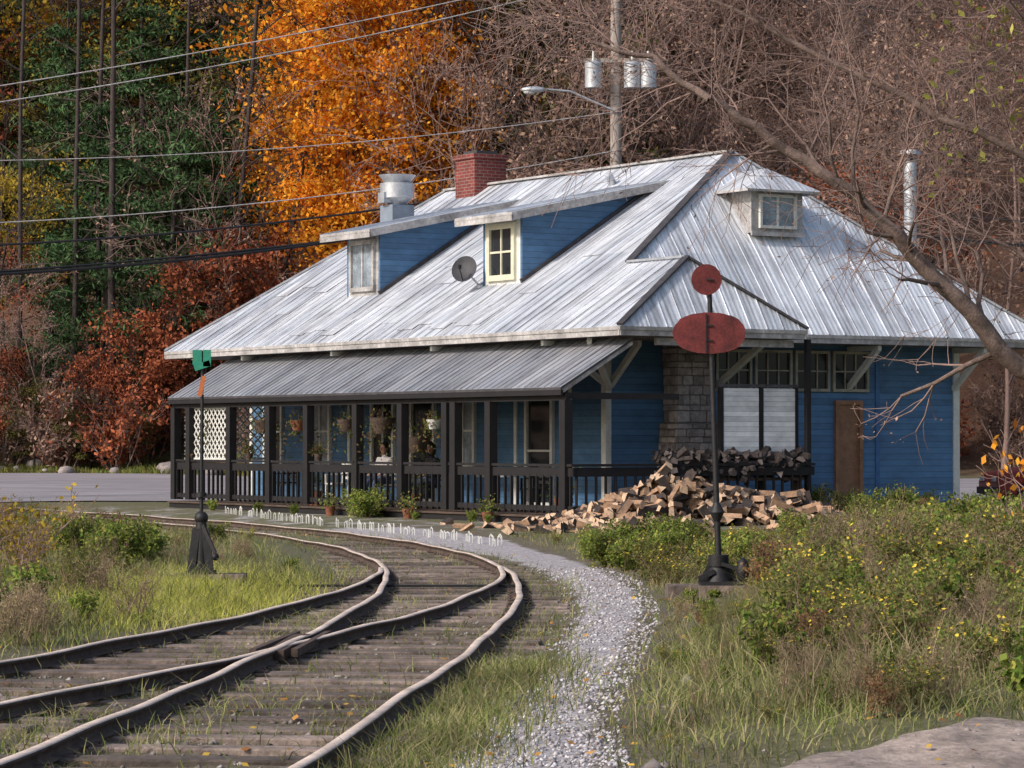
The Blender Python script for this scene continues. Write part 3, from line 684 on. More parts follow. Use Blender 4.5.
def chair(b,a,col):
    m=MB(); z=.16
    for x,y in ((0,-.2),(0,.2),(.42,-.2),(.42,.2)): m.box((b+x-.018,a+y-.018,z),(b+x+.018,a+y+.018,z+.45 if x<.2 else z+.92),col)
    m.box((b-.03,a-.23,z+.44),(b+.44,a+.23,z+.475),col)
    for k in range(4): m.box((b+.40,a-.2,z+.56+k*.1),(b+.425,a+.2,z+.62+k*.1),col)
    for y in (-.22,.22): m.beam((b-.02,a+y,z+.66),(b+.42,a+y,z+.68),.04,.025,col); m.box((b-.018,a+y-.015,z+.45),(b+.018,a+y+.015,z+.66),col)
    m.build('patio_chair',origin=(b,a,z),world=W)
def skinfig(name,J,Ed,R,mat,root,parent):
    me=bpy.data.meshes.new(name); me.from_pydata(J,Ed,[]); me.materials.append(mat); o=obj(name,me,parent)
    md=o.modifiers.new('skin','SKIN'); sl=me.skin_vertices[0].data
    for i,rr_ in enumerate(R): sl[i].radius=(rr_,rr_); sl[i].use_root=(i==root)
    sb=o.modifiers.new('sub','SUBSURF'); sb.levels=2; sb.render_levels=2
    return o
def person(b,a,top,yaw=0):
    e=empty('seated_person'); e.matrix_world=W@Matrix.Translation((b,a,.16))@Matrix.Rotation(yaw,4,'Z')
    J=[(.24,0,.56),(.26,0,.75),(.27,0,.95),(.26,0,1.05),(.25,0,1.13),
       (.27,.19,1.02),(.22,.24,.80),(.0,.18,.70),(.27,-.19,1.02),(.22,-.24,.80),(.0,-.14,.70)]
    Ed=[(0,1),(1,2),(2,3),(3,4),(2,5),(5,6),(6,7),(2,8),(8,9),(9,10)]
    skinfig('torso_and_arms',J,Ed,[.15,.14,.15,.07,.055,.065,.05,.038,.065,.05,.038],top,0,e)
    J=[(.24,0,.56),(.2,.1,.55),(-.2,.13,.54),(-.22,.13,.1),(-.34,.14,.04),(.2,-.1,.55),(-.18,-.12,.54),(-.24,-.12,.1),(-.36,-.12,.04)]
    skinfig('legs',J,[(0,1),(1,2),(2,3),(3,4),(0,5),(5,6),(6,7),(7,8)],[.13,.1,.07,.045,.04,.1,.07,.045,.04],M_jean,0,e)
    for sgn in (1,-1):
        c=Vector((-.03,.16*sgn if sgn>0 else -.13,.69)); hb_=MB(); hb_.ball(c,.045,M_skin,8,6,(1.1,.8,.5))
        for k in range(4): hb_.cyl(c+Vector((-.03,(k-1.5)*.02,0)),c+Vector((-.09-.01*(k in(1,2)),(k-1.5)*.022,-.03)),.009,.007,M_skin,6)
        hb_.cyl(c+Vector((0,-.03*sgn,0)),c+Vector((-.04,-.055*sgn,-.01)),.01,.008,M_skin,6); hb_.build('hand',e)
    h=MB(); c=Vector((.23,0,1.26)); h.ball(c,.1,M_skin,14,10,(.95,.78,1.18)); h.ball(c+Vector((.022,0,.025)),.105,M_hair,14,10,(.95,.86,1.12)); h.ball(c+Vector((.06,0,-.06)),.08,M_hair,10,8,(.7,1,1.2))
    h.cyl(c+Vector((-.09,0,.01)),c+Vector((-.118,0,-.02)),.008,.016,M_skin,6)
    for sg in (1,-1): h.ball(c+Vector((-.085,.033*sg,.012)),.011,M_hair,6,5); h.ball(c+Vector((.01,.082*sg,-.01)),.022,M_skin,6,5,(.8,.4,1.2))
    h.box(c+Vector((-.093,-.022,-.055)),c+Vector((-.085,.022,-.047)),M_red); h.build('head',e)
chair(.2,7.8,M_black); person(.2,7.8,M_jacket); chair(.3,9.9,M_white); person(.3,9.9,M_shirt,.3); chair(.2,3.6,M_black); chair(.3,12,M_white); chair(.1,14.2,M_black)

gb=MB()
p0=Vector((-.15,48,0));p1=Vector((-6.4,66,0));n=105
for i in range(n):
    if random.random()<.25: continue
    t=i/n; p=p0.lerp(p1,t); p.z=float(H(p.x,p.y))-.01; d=(p1-p0).normalized(); wv=.055; hh=random.uniform(.12,.2)
    d=(d+rv()*.2); d.z=0; p.x+=random.gauss(0,.05)
    q=[p-d*wv,p-d*wv+Vector((0,0,hh*.75)),p+Vector((0,0,hh)),p+d*wv+Vector((0,0,hh*.75)),p+d*wv]
    for k in range(4): gb.beam(q[k],q[k+1],.012,.012,M_white)
gb.build('garden_border_hoops',origin=(-3,57,0),world=Matrix.Identity(4))

# ------------------------------------------------------------ switch stands
def stand_base(m,x,y,z):
    m.beam((x-.55,y-.14,z+.02),(x+.5,y-.14,z+.02),.2,.16,M_tie); m.beam((x-.55,y+.2,z+.02),(x+.5,y+.2,z+.02),.2,.16,M_tie)
sw=MB(); x,y=2.2,32.0; z=float(H(x,y)); lean=Vector((-.10,0,0))
stand_base(sw,x,y,z)
sw.box((x-.2,y-.17,z+.1),(x+.2,y+.22,z+.14),M_iron)
sw.cyl((x,y,z+.14),(x,y,z+.3),.15,.09,M_iron,12); sw.cyl((x,y,z+.3),(x,y,z+.42),.11,.11,M_iron,12)
for s_ in (-1,1): sw.beam((x+s_*.19,y,z+.12),(x+s_*.05,y,z+.4),.03,.05,M_iron)
sw.beam((x+.02,y-.1,z+.33),(x+.26,y-.12,z+.26),.04,.04,M_iron); sw.ball((x+.25,y-.12,z+.26),.09,M_iron,10,8,(.8,1,1.5)); sw.beam((x-.05,y-.1,z+.25),(x-.22,y-.1,z+.17),.06,.05,M_iron)
tp=Vector((x,y,3.42))+lean*1.0; bt=Vector((x,y,z+.4))
sw.cyl(bt,tp,.034,.026,M_iron,10)
sw.cyl(bt.lerp(tp,.12),bt.lerp(tp,.155),.03,.08,M_iron,12); sw.cyl(bt.lerp(tp,.155),bt.lerp(tp,.19),.08,.03,M_iron,12)
def plate(m,c,rx,rz,mat,t=.012,n=32,yaw=.15,jag=0):
    ux=Vector((math.cos(yaw),math.sin(yaw),0)); un=Vector((-math.sin(yaw),math.cos(yaw),0)); vs=[]
    for s_ in (-1,1):
        for i in range(n):
            a=2*math.pi*i/n; k=1+jag*math.sin(i*2.7)
            vs.append(Vector(c)+ux*math.cos(a)*rx*k+Vector((0,0,1))*math.sin(a)*rz*k+un*s_*t/2)
    m.add(vs,[tuple(range(n)),tuple(range(2*n-1,n-1,-1))]+[(i,n+i,n+(i+1)%n,(i+1)%n) for i in range(n)],mat)
ct=bt.lerp(tp,(3.30-bt.z)/(tp.z-bt.z)); plate(sw,(ct.x-.03,y-.04,3.31),.165,.165,M_red,jag=.01)
c2=Vector((ct.x-.0,y-.045,2.74)); ux=Vector((math.cos(.1),math.sin(.1),0)); outl=[]
for i in range(48):
    a=2*math.pi*i/48
    px_=math.cos(a)*.40; pz=math.sin(a)*.22
    if abs(px_)<.32: pz=math.copysign(.22*(abs(math.sin(a)))**.8,pz)
    if abs(px_)>.37: pz*=.8
    if abs(pz)<.03 and px_>0: px_-=.015
    outl.append((px_*(1+.008*math.sin(i*3)),pz*(1+.012*math.sin(i*2.1))))
vs=[c2+ux*a+Vector((0,0,b_)) for a,b_ in outl]+[c2+ux*a+Vector((0,.012,b_)) for a,b_ in outl]
n=48; sw.add(vs,[tuple(range(n)),tuple(range(2*n-1,n-1,-1))]+[(i,n+i,n+(i+1)%n,(i+1)%n) for i in range(n)],M_red)
sw.beam((c2.x-.035,y-.062,2.53),(c2.x-.035,y-.062,2.95),.012,.01,M_iron)
for zz in (2.66,2.82,3.31): sw.box((ct.x-.03,y-.062,zz-.01),(ct.x+.03,y-.03,zz+.01),M_iron)
sw.build('railway_switch_stand',origin=(x,y,z),world=Matrix.Identity(4))
sw=MB(); x,y=-3.55,34.3; z=float(H(x,y)); stand_base(sw,x,y,z)
sw.box((x-.16,y-.16,z+.1),(x+.16,y+.16,z+.14),M_iron)
for s_ in (-1,1):
    sw.beam((x+s_*.11,y-.08,z+.12),(x+s_*.05,y-.04,z+.62),.05,.09,M_iron); 
sw.cyl((x,y,z+.12),(x,y,z+.72),.10,.06,M_iron,10); sw.ball((x,y,z+.74),.08,M_iron,10,8)
sw.beam((x+.02,y-.05,z+.66),(x+.17,y-.1,z+.34),.03,.04,M_iron); sw.ball((x+.17,y-.1,z+.3),.045,M_iron,8,6)
sw.cyl((x,y,z+.7),(x+.01,y,2.62),.022,.018,M_iron,8); sw.cyl((x,y,z+.98),(x,y,z+1.03),.06,.06,M_iron,8)
sw.box((x-.10,y-.03,2.46),(x+.005,y-.015,2.63),M_green); sw.box((x+.02,y-.035,2.44),(x+.11,y-.02,2.63),M_green); sw.beam((x-.08,y-.028,2.42),(x+.1,y-.028,2.48),.014,.07,M_green)
sw.beam((x-.02,y-.03,2.1),(x+.03,y-.03,2.33),.05,.012,M_orange,up=(0,1,0)); sw.box((x-.03,y-.026,2.12),(x+.03,y-.02,2.2),M_white)
sw.build('railway_switch_stand',origin=(x,y,z),world=Matrix.Identity(4))

# ------------------------------------------------------------ utility poles, wires, lamp
up_=MB(); px_,py_=2.95,85.; gz=float(H(px_,py_))
up_.cyl((px_,py_,gz-.2),(px_,py_,15.6),.2,.14,M_pole,12)
up_.beam((px_-1.0,py_,14.9),(px_+1.0,py_,14.9),.12,.14,M_pole); up_.beam((px_-.9,py_-.18,12.35),(px_+1.1,py_-.18,12.35),.12,.12,M_pole)
for dx_ in (-.65,.45,.9):
    up_.cyl((px_+dx_,py_-.35,11.55),(px_+dx_,py_-.35,12.25),.24,.24,M_galv,14); up_.cyl((px_+dx_,py_-.35,12.25),(px_+dx_,py_-.35,12.32),.24,.1,M_galv,14); up_.cyl((px_+dx_,py_-.35,12.3),(px_+dx_,py_-.35,12.6),.04,.03,M_white,8)
for dx_ in (-.9,-.4,.4,.9): up_.cyl((px_+dx_,py_,14.95),(px_+dx_,py_,15.15),.04,.03,M_white,8)
up_.build('utility_pole',origin=(px_,py_,gz),world=Matrix.Identity(4))
sl=MB(); sl.cyl((px_,py_-.2,10.9),(px_-1.3,py_-.4,11.45),.035,.03,M_galv,8); sl.cyl((px_-1.3,py_-.4,11.45),(px_-2.0,py_-.5,11.5),.03,.03,M_galv,8)
sl.ball((px_-2.35,py_-.55,11.48),.12,M_galv,12,8,(3,1.2,.8)); sl.ball((px_-2.45,py_-.55,11.42),.1,M_white,10,8,(1.8,1.,.8)); sl.build('street_lamp',origin=(px_,py_,10.9),world=Matrix.Identity(4))
u2=MB(); qx,qy=-17.8,75.; u2.cyl((qx,qy,-.3),(qx,qy,10.6),.17,.12,M_pole,12); u2.beam((qx-.8,qy,9.7),(qx+.8,qy,9.7),.1,.12,M_pole); u2.build('utility_pole',origin=(qx,qy,0),world=Matrix.Identity(4))
wr=MB()
def wire(p,q,sag,r_,mt,n=24):
    p=Vector(p);q=Vector(q);pr=p
    for i in range(1,n+1):
        t=i/n; c=p.lerp(q,t); c.z-=sag*4*t*(1-t); wr.cyl(pr,c,r_,r_,mt,5,caps=False); pr=c
for zl_,zr,sg,rr_,mt in ((9.75,15.1,.3,.016,M_wirel),(9.4,14.75,.4,.016,M_wirel),(8.6,10.9,.45,.013,M_wirel),(6.9,9.8,.5,.015,M_wirel),(6.35,9.3,.55,.03,M_wire),(5.6,8.7,.6,.045,M_wire),(5.55,8.4,.35,.03,M_wire)):
    wire((qx,qy,zl_),(px_,py_-.15,zr),sg,rr_,mt)
    wire((px_,py_-.15,zr),(24,82,zr-2),sg,rr_*.7,M_wire,12)
wr.build('overhead_wires',origin=(-7,80,9),world=Matrix.Identity(4))

# ------------------------------------------------------------ trees
def clump_crown(cx,rad,nclump,per,cs,rg,shell=.35):
    u=rg.normal(size=(nclump,3)); u/=np.linalg.norm(u,axis=1)[:,None]
    rr_=(shell+(1-shell)*rg.random(nclump))[:,None]; C=np.array(cx)+u*rr_*np.array(rad)
    sz=cs*(.6+.8*rg.random(nclump))
    P=np.repeat(C,per,0)+rg.normal(size=(nclump*per,3))*np.repeat(sz,per)[:,None]*np.array([1,1,.55])
    return C,P
def decid(seed,h,mat,leaf=.16,ncl=70,per=170,bark=M_bark,crown=(.62,.3,.36),trunk_r=.16):
    rg=np.random.default_rng(seed); random.seed(seed); segs=[]
    p=Vector((0,0,-.5)); d=Vector((random.uniform(-.06,.06),random.uniform(-.06,.06),1)).normalized(); r_=trunk_r
    n=9
    for i in range(n):
        d=(d+rv()*.05+Vector((0,0,.05))).normalized(); q=p+d*(h*.92/n); segs.append((tuple(p),tuple(q),r_,r_*.88)); p=q; r_*=.88
        if i>=3:
            for k in range(2):
                a=random.uniform(0,6.28); grow(segs,p,Vector((math.cos(a),math.sin(a),.7)).normalized(),h*.24*random.uniform(.6,1.2),r_*.5,1,3,.06,.15,1.0,3,.6,.55,.012)
    C,P=clump_crown((0,0,h*crown[0]),(h*crown[1],h*crown[1],h*crown[2]),ncl,per,h*.045,rg)
    v1,f1=tubes(segs,4); v2,f2=leafquads(P,leaf,.6,0,rg)
    V,F,MI=merge([(v1,f1,0),(v2,f2,1)]); return np_mesh('tree_%d'%seed,V,F,[bark,mat],MI)
def bare(seed,h,bark=M_twig,leafmat=F_brown,nl=2500,lev=4):
    random.seed(seed); rg=np.random.default_rng(seed); segs=[]; p=Vector((0,0,-.5)); d=Vector((random.uniform(-.12,.12),random.uniform(-.12,.12),1)); r_=.11; n=8
    for i in range(n):
        d=(d+rv()*.07+Vector((0,0,.05))).normalized(); q=p+d*(h*.9/n); segs.append((tuple(p),tuple(q),r_,r_*.86)); p=q; r_*=.86
        if i>=1:
            for k in range(2):
                a=random.uniform(0,6.28); grow(segs,p,Vector((math.cos(a),math.sin(a),.8)).normalized(),h*.27*random.uniform(.6,1.2),r_*.5,1,lev,.06,.17,1.0,3,.62,.6,.011)
    v1,f1=tubes(segs,3); ends=np.array([s_[1] for s_ in segs if s_[2]<.02]); 
    P=ends[rg.integers(0,len(ends),nl)]+rg.normal(size=(nl,3))*.12; v2,f2=leafquads(P,.13,.6,0,rg)
    V,F,MI=merge([(v1,f1,0),(v2,f2,1)]); return np_mesh('bare_%d'%seed,V,F,[bark,leafmat],MI)
def pine(seed,h):
    random.seed(seed); rg=np.random.default_rng(seed); segs=[((0,0,-.5),(0,0,h*.5),.2,.12),((0,0,h*.5),(0.1,0,h),.12,.02)]; pts=[]
    z=h*.16
    while z<h*.98:
        t=z/h; R=h*.24*(1-t)**.7+.3
        for k in range(random.choice((3,4,5))):
            a=random.uniform(0,6.28); L=R*random.uniform(.4,1.3); dz=L*random.uniform(-.05,.35)
            q=Vector((math.cos(a)*L,math.sin(a)*L,z+dz)); segs.append(((0,0,z),tuple(q),.04,.012))
            n=int(170*L/2.5)+30; s_=rg.random(n)**.55
            c=np.array([0,0,z])[None]*(1-s_[:,None])+np.array(q)[None]*s_[:,None]; c=c+rg.normal(size=(n,3))*np.array([.26,.26,.10])*(0.5+.9*s_[:,None]); pts.append(c)
        z+=h*.045*random.uniform(.7,1.4)
    P=np.concatenate(pts); v1,f1=tubes(segs,5); v2,f2=leafquads(P,.23,.24,0,rg)
    V,F,MI=merge([(v1,f1,0),(v2,f2,1)]); return np_mesh('pine_%d'%seed,V,F,[M_bark,F_pine],MI)
def bush(seed,h,mat,leaf=.1,nl=3000,stemmat=M_twig,lev=3,stems=9,spread=.5,rmin=.005,asp=.5,extra=None):
    random.seed(seed); rg=np.random.default_rng(seed); segs=[]
    for k in range(stems):
        a=random.uniform(0,6.28); grow(segs,Vector((random.gauss(0,h*.12),random.gauss(0,h*.12),-.05)),Vector((math.cos(a)*spread,math.sin(a)*spread,1)).normalized(),h*.62*random.uniform(.6,1.15),h*.012+rmin,1,lev,.08,.14,1.2,4,.5,.55,rmin)
    v1,f1=tubes(segs,3); ends=np.array([s_[1] for s_ in segs]); P=ends[rg.integers(0,len(ends),nl)]+rg.normal(size=(nl,3))*h*.045
    v2,f2=leafquads(P,leaf,asp,0,rg); parts=[(v1,f1,0),(v2,f2,1)]; mats=[stemmat,mat]
    if extra:
        hi=ends[ends[:,2]>np.quantile(ends[:,2],.75)]; P=hi[rg.integers(0,len(hi),extra[1])]+rg.normal(size=(extra[1],3))*.02; v3,f3=leafquads(P,extra[2],.9,.6,rg); parts.append((v3,f3,2)); mats.append(extra[0])
    V,F,MI=merge(parts); return np_mesh('bush_%d'%seed,V,F,mats,MI)

forest=empty('background_forest',(0,120,0))
def place(nm,me,x,y,s_=1,rot=None,par=forest,dz=0,tilt=0):
    o=bpy.data.objects.new(nm,me); S.collection.objects.link(o); o.parent=par; o.matrix_parent_inverse=Matrix.Identity(4)
    loc=Vector((x,y,float(H(x,y))+dz))-par.location; o.location=loc; o.scale=(s_*random.uniform(.9,1.1),s_*random.uniform(.9,1.1),s_); o.rotation_euler=(tilt,random.uniform(-.04,.04),random.uniform(0,6.28) if rot is None else rot); return o
orangeM=[decid(11,14,F_orange,.19,70,160,M_bark,(.66,.23,.36)),decid(12,14,F_orange,.19,54,160,M_bark,(.60,.21,.40))]
yellowM=[decid(13,13,F_yellow,.18,36,120)]
rustM=[decid(14,10,F_rust,.19,44,140,M_bark,(.55,.3,.4)),decid(15,13,F_rust,.18,26,110)]
brownM=[decid(16,12,F_brown,.15,36,100,M_barkgrey)]
oliveM=[decid(17,9,F_olive,.18,44,130,M_bark,(.5,.33,.42))]
bareM=[bare(21,13),bare(22,12),bare(23,14,M_barkgrey)]
pineM=[pine(31,13),pine(32,10)]
bushR=bush(41,2.2,F_rust,.13,1800); bushO=bush(42,2.2,F_olive,.13,2300); bushB=bush(43,2.4,F_brown,.12,1500,lev=4)
bushY=bush(44,2.0,F_yellow,.12,1200)
random.seed(99)
for (me,x,y,s_) in ((orangeM[0],-5.4,104,1.12),(orangeM[1],-3.7,106,1.12),(orangeM[1],-6.6,106,1.1),(orangeM[1],-4.6,102.5,.92),(orangeM[1],-6.2,102.8,.84),(orangeM[0],-3.3,103,.8),(orangeM[0],-4.8,114,1.2),(orangeM[0],-7.0,113,1.1),(orangeM[0],-2.4,111,.9),(orangeM[1],-7.8,117,1.0),
    (pineM[0],-12.0,103.7,.98),(pineM[0],-14.3,104.5,1.0),(pineM[1],-10.3,104.2,1.05),(pineM[0],-16.4,110,1.0),(pineM[1],-16.0,104,.75),(pineM[0],-9.0,112,1.05),(pineM[0],-13.2,108,1.1),
    (yellowM[0],-19.8,116,1.1),(yellowM[0],-12.6,124,1.3),(yellowM[0],-18.0,107,.8),(yellowM[0],-16.6,118,1.1),(orangeM[1],-15.5,127,1.2),(orangeM[1],-18.6,120,1.1),
    (rustM[0],-9.2,102.4,.85),(rustM[0],-10.8,102.2,.78),(rustM[0],-12.6,102,.62),(rustM[0],-8.0,102,.62),(rustM[0],-14.3,101.5,.45),(rustM[1],-18.6,104,.7),(rustM[0],-17.2,102.5,.48),
    (oliveM[0],-7,100.3,.4),(oliveM[0],-16.2,101.8,.38),(oliveM[0],-12.6,101.2,.3),(oliveM[0],-5,99,.5),(oliveM[0],-14.6,101,.33),(bareM[1],-15.3,102.5,.5),(bareM[0],-10.,103.5,.8),
    (oliveM[0],1.5,106,1.4),(oliveM[0],5,112,1.4),(rustM[1],-1.2,108,.9)): place('tree',me,x,y,s_)
for i in range(60):
    y=random.uniform(112,155); x=random.uniform(-.21*y-3,-.06*y)
    place('tree',random.choice((rustM[1],yellowM[0],brownM[0],oliveM[0],oliveM[0],yellowM[0],pineM[0],rustM[1],bareM[2],pineM[0],rustM[0])),x,y,random.uniform(.9,1.3))
for i in range(66):
    y=random.uniform(95,148); x=random.uniform(-.035*y,.215*y+3)
    place('tree',random.choice((bareM[0],bareM[1],bareM[0],bareM[0],brownM[0],bareM[1],brownM[0],rustM[1],brownM[0])),x,y,random.uniform(.8,1.2))
for i in range(26):
    s_=random.choice((-1,1)); y=random.uniform(100,170); x=s_*random.uniform(.22*y,.22*y+35)
    place('tree',random.choice((bareM[0],bareM[1],rustM[1],brownM[0],pineM[0],yellowM[0],orangeM[1])),x,y,random.uniform(.8,1.3))
for i in range(95):
    x=random.uniform(-24,24); y=float(hillbase(x))+random.uniform(-1.5,12)
    place('shrub',random.choice((bushR,bushO,bushB,bushR,bushY,bushB,bushO) if x<-2 else (bushB,bushR,bushB,bushO)),x,y,random.uniform(.5,1.4))
tk=[]
for (x,y,dx_,r_) in ((-17.0,103,.1,.11),(-15.2,103.5,.0,.12),(-14.5,105,.1,.12),(-13.7,103,-.1,.16),(-9.9,103,.5,.12),(-8.8,103,1.2,.14),(-18.4,105,-.3,.11),(-11.7,104,.2,.10)):
    z=float(H(x,y)); p=(x,y,z-.3)
    for k in range(6):
        q=(p[0]+dx_*.5+random.uniform(-.08,.08),p[1],p[2]+3.2); tk.append((p,q,r_,r_*.88)); p=q; r_*=.88
        if k>1:
            for _ in range(3):
                rd=Vector((random.choice((-1,1))*random.uniform(.5,1),random.uniform(-.5,.5),random.uniform(.0,.8))).normalized()
                q0=Vector(p)-Vector((0,0,random.uniform(0,2.5))); L_=random.uniform(.7,2); tk.append((tuple(q0),tuple(q0+rd*L_),.035,.012))
v,f=tubes(tk,8); obj('tree_trunks',np_mesh('tree_trunks',v,f,[M_bark],smooth=True),forest,loc=(0,-120,0))

random.seed(5); segs=[]
def poly(pts,r0,r1,kid=2,L=1.6,lev=4,start=0,updir=.35):
    pts=[Vector(p) for p in pts]; fine=[]
    for i in range(len(pts)-1):
        for k in range(4): fine.append(pts[i].lerp(pts[i+1],k/4)+rv()*.022)
    fine.append(pts[-1]); n=len(fine)-1
    for i in range(n):
        a=r0+(r1-r0)*i/n;b=r0+(r1-r0)*(i+1)/n; segs.append((tuple(fine[i]),tuple(fine[i+1]),a,b))
        if i>=start:
            d=(fine[i+1]-fine[i]).normalized()
            for k in range(kid):
                ax=d.cross(rv()).normalized(); ang=random.uniform(.5,1.2); cd=(d*math.cos(ang)+ax*math.sin(ang)+Vector((0,0,updir))).normalized()
                grow(segs,fine[i+1],cd,L*random.uniform(.5,1.2),max(.006,b*.33),1,lev,.01,.17,1.25,3,.62,.55,.0038)
poly([(8.3,35,-.2),(8.0,35,1.2),(7.2,35,1.9),(5.9,34.8,2.45),(5.1,34.6,3.25),(4.45,34.5,3.9),(3.7,34.4,4.55),(3.0,34.4,5.05),(2.3,34.4,5.5),(1.6,34.5,6.0),(.9,34.6,6.2)],.16,.02,1,1.2,3,12,.1)
poly([(8.3,35.2,-.2),(8.2,35.3,3),(7.8,35.4,5.5),(7.2,35.5,8.5)],.22,.09,2,2.6,4,3)
poly([(8.2,35.3,3),(6.9,35.8,4.6),(5.2,36.2,5.5),(3.4,36.6,6.5),(2.0,37,7.3)],.07,.02,2,1.8,4,2)
poly([(8.0,35.3,4),(7.0,34.8,5.6),(5.6,34.6,6.8),(4.2,34.5,7.6)],.06,.02,2,1.8,4,2)
poly([(8.3,35,1.5),(7.2,35.6,3.0),(6.0,36,3.9),(4.9,36.3,4.5)],.045,.012,2,1.3,3,2)
big=[s_ for s_ in segs if s_[2]>=.02]; sml=[s_ for s_ in segs if s_[2]<.02]
v0,f0=tubes(big,8); v1,f1=tubes(sml,3); thin=np.array([s_[1] for s_ in segs if s_[2]<.012])
nl=5200; Pn=thin[rng.integers(0,len(thin),nl)]+rng.normal(size=(nl,3))*.07; v2,f2=leafquads(Pn,.05,.5)
V,F,MI=merge([(v0,f0,2),(v1,f1,0),(v2,f2,1)]); obj('bare_tree',np_mesh('bare_tree',V,F,[M_twig,F_brown,M_limb],MI))
sg=thin[(thin[:,0]>5.0)&(thin[:,2]>4.6)]; Pn=sg[rng.integers(0,len(sg),650)]+rng.normal(size=(650,3))*.1; v,f=leafquads(Pn,.11,.6); obj('late_leaves',np_mesh('late_leaves',v,f,[F_bright]),bpy.data.objects['bare_tree'])

# ------------------------------------------------------------ grass and weeds
def blades(name,px_,py_,h,wd,lean,mat,par=None):
    n=len(px_); z=H(px_,py_)-.02; a=rng.random(n)*6.283; la=rng.random(n)*6.283; ln=lean*h*(.2+1.3*rng.random(n)**1.5)
    ux=np.cos(a)*wd/2;uy=np.sin(a)*wd/2; V=[]
    for t,wk in ((0,1),(.5,.8),(1,.12)):
        cx=px_+np.cos(la)*ln*t*t; cy=py_+np.sin(la)*ln*t*t; cz=z+h*t*(1-.25*t*lean)
        V+=[np.stack([cx-ux*wk,cy-uy*wk,cz],1),np.stack([cx+ux*wk,cy+uy*wk,cz],1)]
    V=np.stack(V,1).reshape(-1,3); b=(np.arange(n)*6)[:,None]
    F=np.concatenate([b+np.array([[0,1,3,2]]),b+np.array([[2,3,5,4]])],0)
    return obj(name,np_mesh(name,V,F,[mat]),par)
def scatter(n,y0,y1,fn,powr=1.0):
    y=y0+(y1-y0)*rng.random(n)**powr; x=(rng.random(n)*2-1)*(.19*y+1.5)
    k=rng.random(n)<fn(x,y); return x[k],y[k]
def clumpn(x,y,s_=1.0,o=0): return .5+.5*np.sin(x*2.3*s_+o+2*np.sin(y*1.1*s_))*np.cos(y*1.7*s_-o+1.5*np.sin(x*1.9*s_))
def onrail(x,y):
    xa=XA(y); m=(np.abs(x-xa)<.06)|(np.abs(x-xa+1.5)<.06); xb=XB(np.clip(y,8,38)); m|=((np.abs(x-xb)<.06)|(np.abs(x-xb-1.5)<.06))&(y<38); return m
def pr_right(x,y):
    s_=x-XP(y); p=sstep(-.2,.6,s_)*(.35+.65*clumpn(x,y)); p=p*sstep(.0,.7,y-dpe(x))
    return np.where(y>52,0,p)
def lowzone(x,y):
    return np.exp(-((x-2.2*y/32)/.45)**2)*sstep(22,27,y)*sstep(36,33,y)
x,y=scatter(180000,14,52,pr_right,1.2)
hh=(.10+.36*rng.random(len(x))**1.8)*(.45+.9*clumpn(x,y,1.1,1)*clumpn(x,y,.45,4)+.2)*sstep(-.1,1.2,x-XP(y))**.5+.04
hh*=np.where(y>38,.6,1)*(1-.6*lowzone(x,y))*(.55+.45*sstep(0,2.0,y-dpe(x)))
blades('tall_grass',x,y,hh,.006+.005*rng.random(len(x)),.9,F_grass)
x,y=scatter(26000,15.3,50,lambda x,y:pr_right(x,y)*(clumpn(x,y,.5,2)>.5)*sstep(.2,1.0,x-XP(y)),1.2)
hh=(.2+.42*rng.random(len(x)))*np.where(y>38,.5,1)*(1-.7*lowzone(x,y))
blades('dry_stems',x,y,hh,.006+0*x,.5,F_straw)
def pr_left(x,y):
    d=XB(np.clip(y,8,38))-x; p=np.where(y<38,sstep(.15,.9,d),sstep(.3,1.2,XA(y)-1.9-x))*(.35+.65*clumpn(x,y)); return p*(y<68)
x,y=scatter(170000,14,68,pr_left,1.0)
hh=(.08+.30*rng.random(len(x))**1.7)*(.45+.8*clumpn(x,y,.8,3))+.03; hh*=np.where((y<24),.6,1)
blades('grass_verge',x,y,hh,.007+.005*rng.random(len(x)),.9,F_grass)
x=rng.normal(-3.35,.6,14000); y=rng.normal(32.0,2.6,14000); k=(XB(np.clip(y,8,38))-x)>.2; x=x[k];y=y[k]
blades('sunlit_grass',x,y,.06+.16*rng.random(len(x)),.008+0*x,.8,F_bright)  # patch of sunlight by the switch stand, put into paler blade colour
def pr_mid(x,y):
    xa=XA(y); xb=XB(np.clip(y,8,38)); intr=((x>xa-2.1)&(x<xa+.8))|((x>xb-.4)&(x<xb+2.1)&(y<38))|((x>xb)&(x<xa)&(y<38))
    c=clumpn(x,y,1.3,5)*.6+clumpn(x,y,2.9,1)*.4; edge=np.exp(-((x-xa-.35)/.28)**2)+np.exp(-((x-xa+.3)/.18)**2)*.6+np.exp(-((x-xa+1.15)/.2)**2)*.5+np.exp(-((x-xa+1.9)/.25)**2)+np.exp(-((x-xb+.35)/.25)**2)*.7
    return intr*(c>.46)*(.13+.6*edge)*(y<56)*(~onrail(x,y))
x,y=scatter(360000,13,56,pr_mid,1.2)
blades('track_weeds',x,y,.03+.18*rng.random(len(x))**2.2,.008+0*x,.9,F_grass)
x=rng.normal(-.35,.28,7500); y=14+rng.random(7500)*9; x=x+(XA(y)+.75); k=(x>XA(y)+.1); blades('track_edge_grass',x[k],y[k],.06+.18*rng.random(k.sum())**1.5,.008+0*x[k],.8,F_grass)

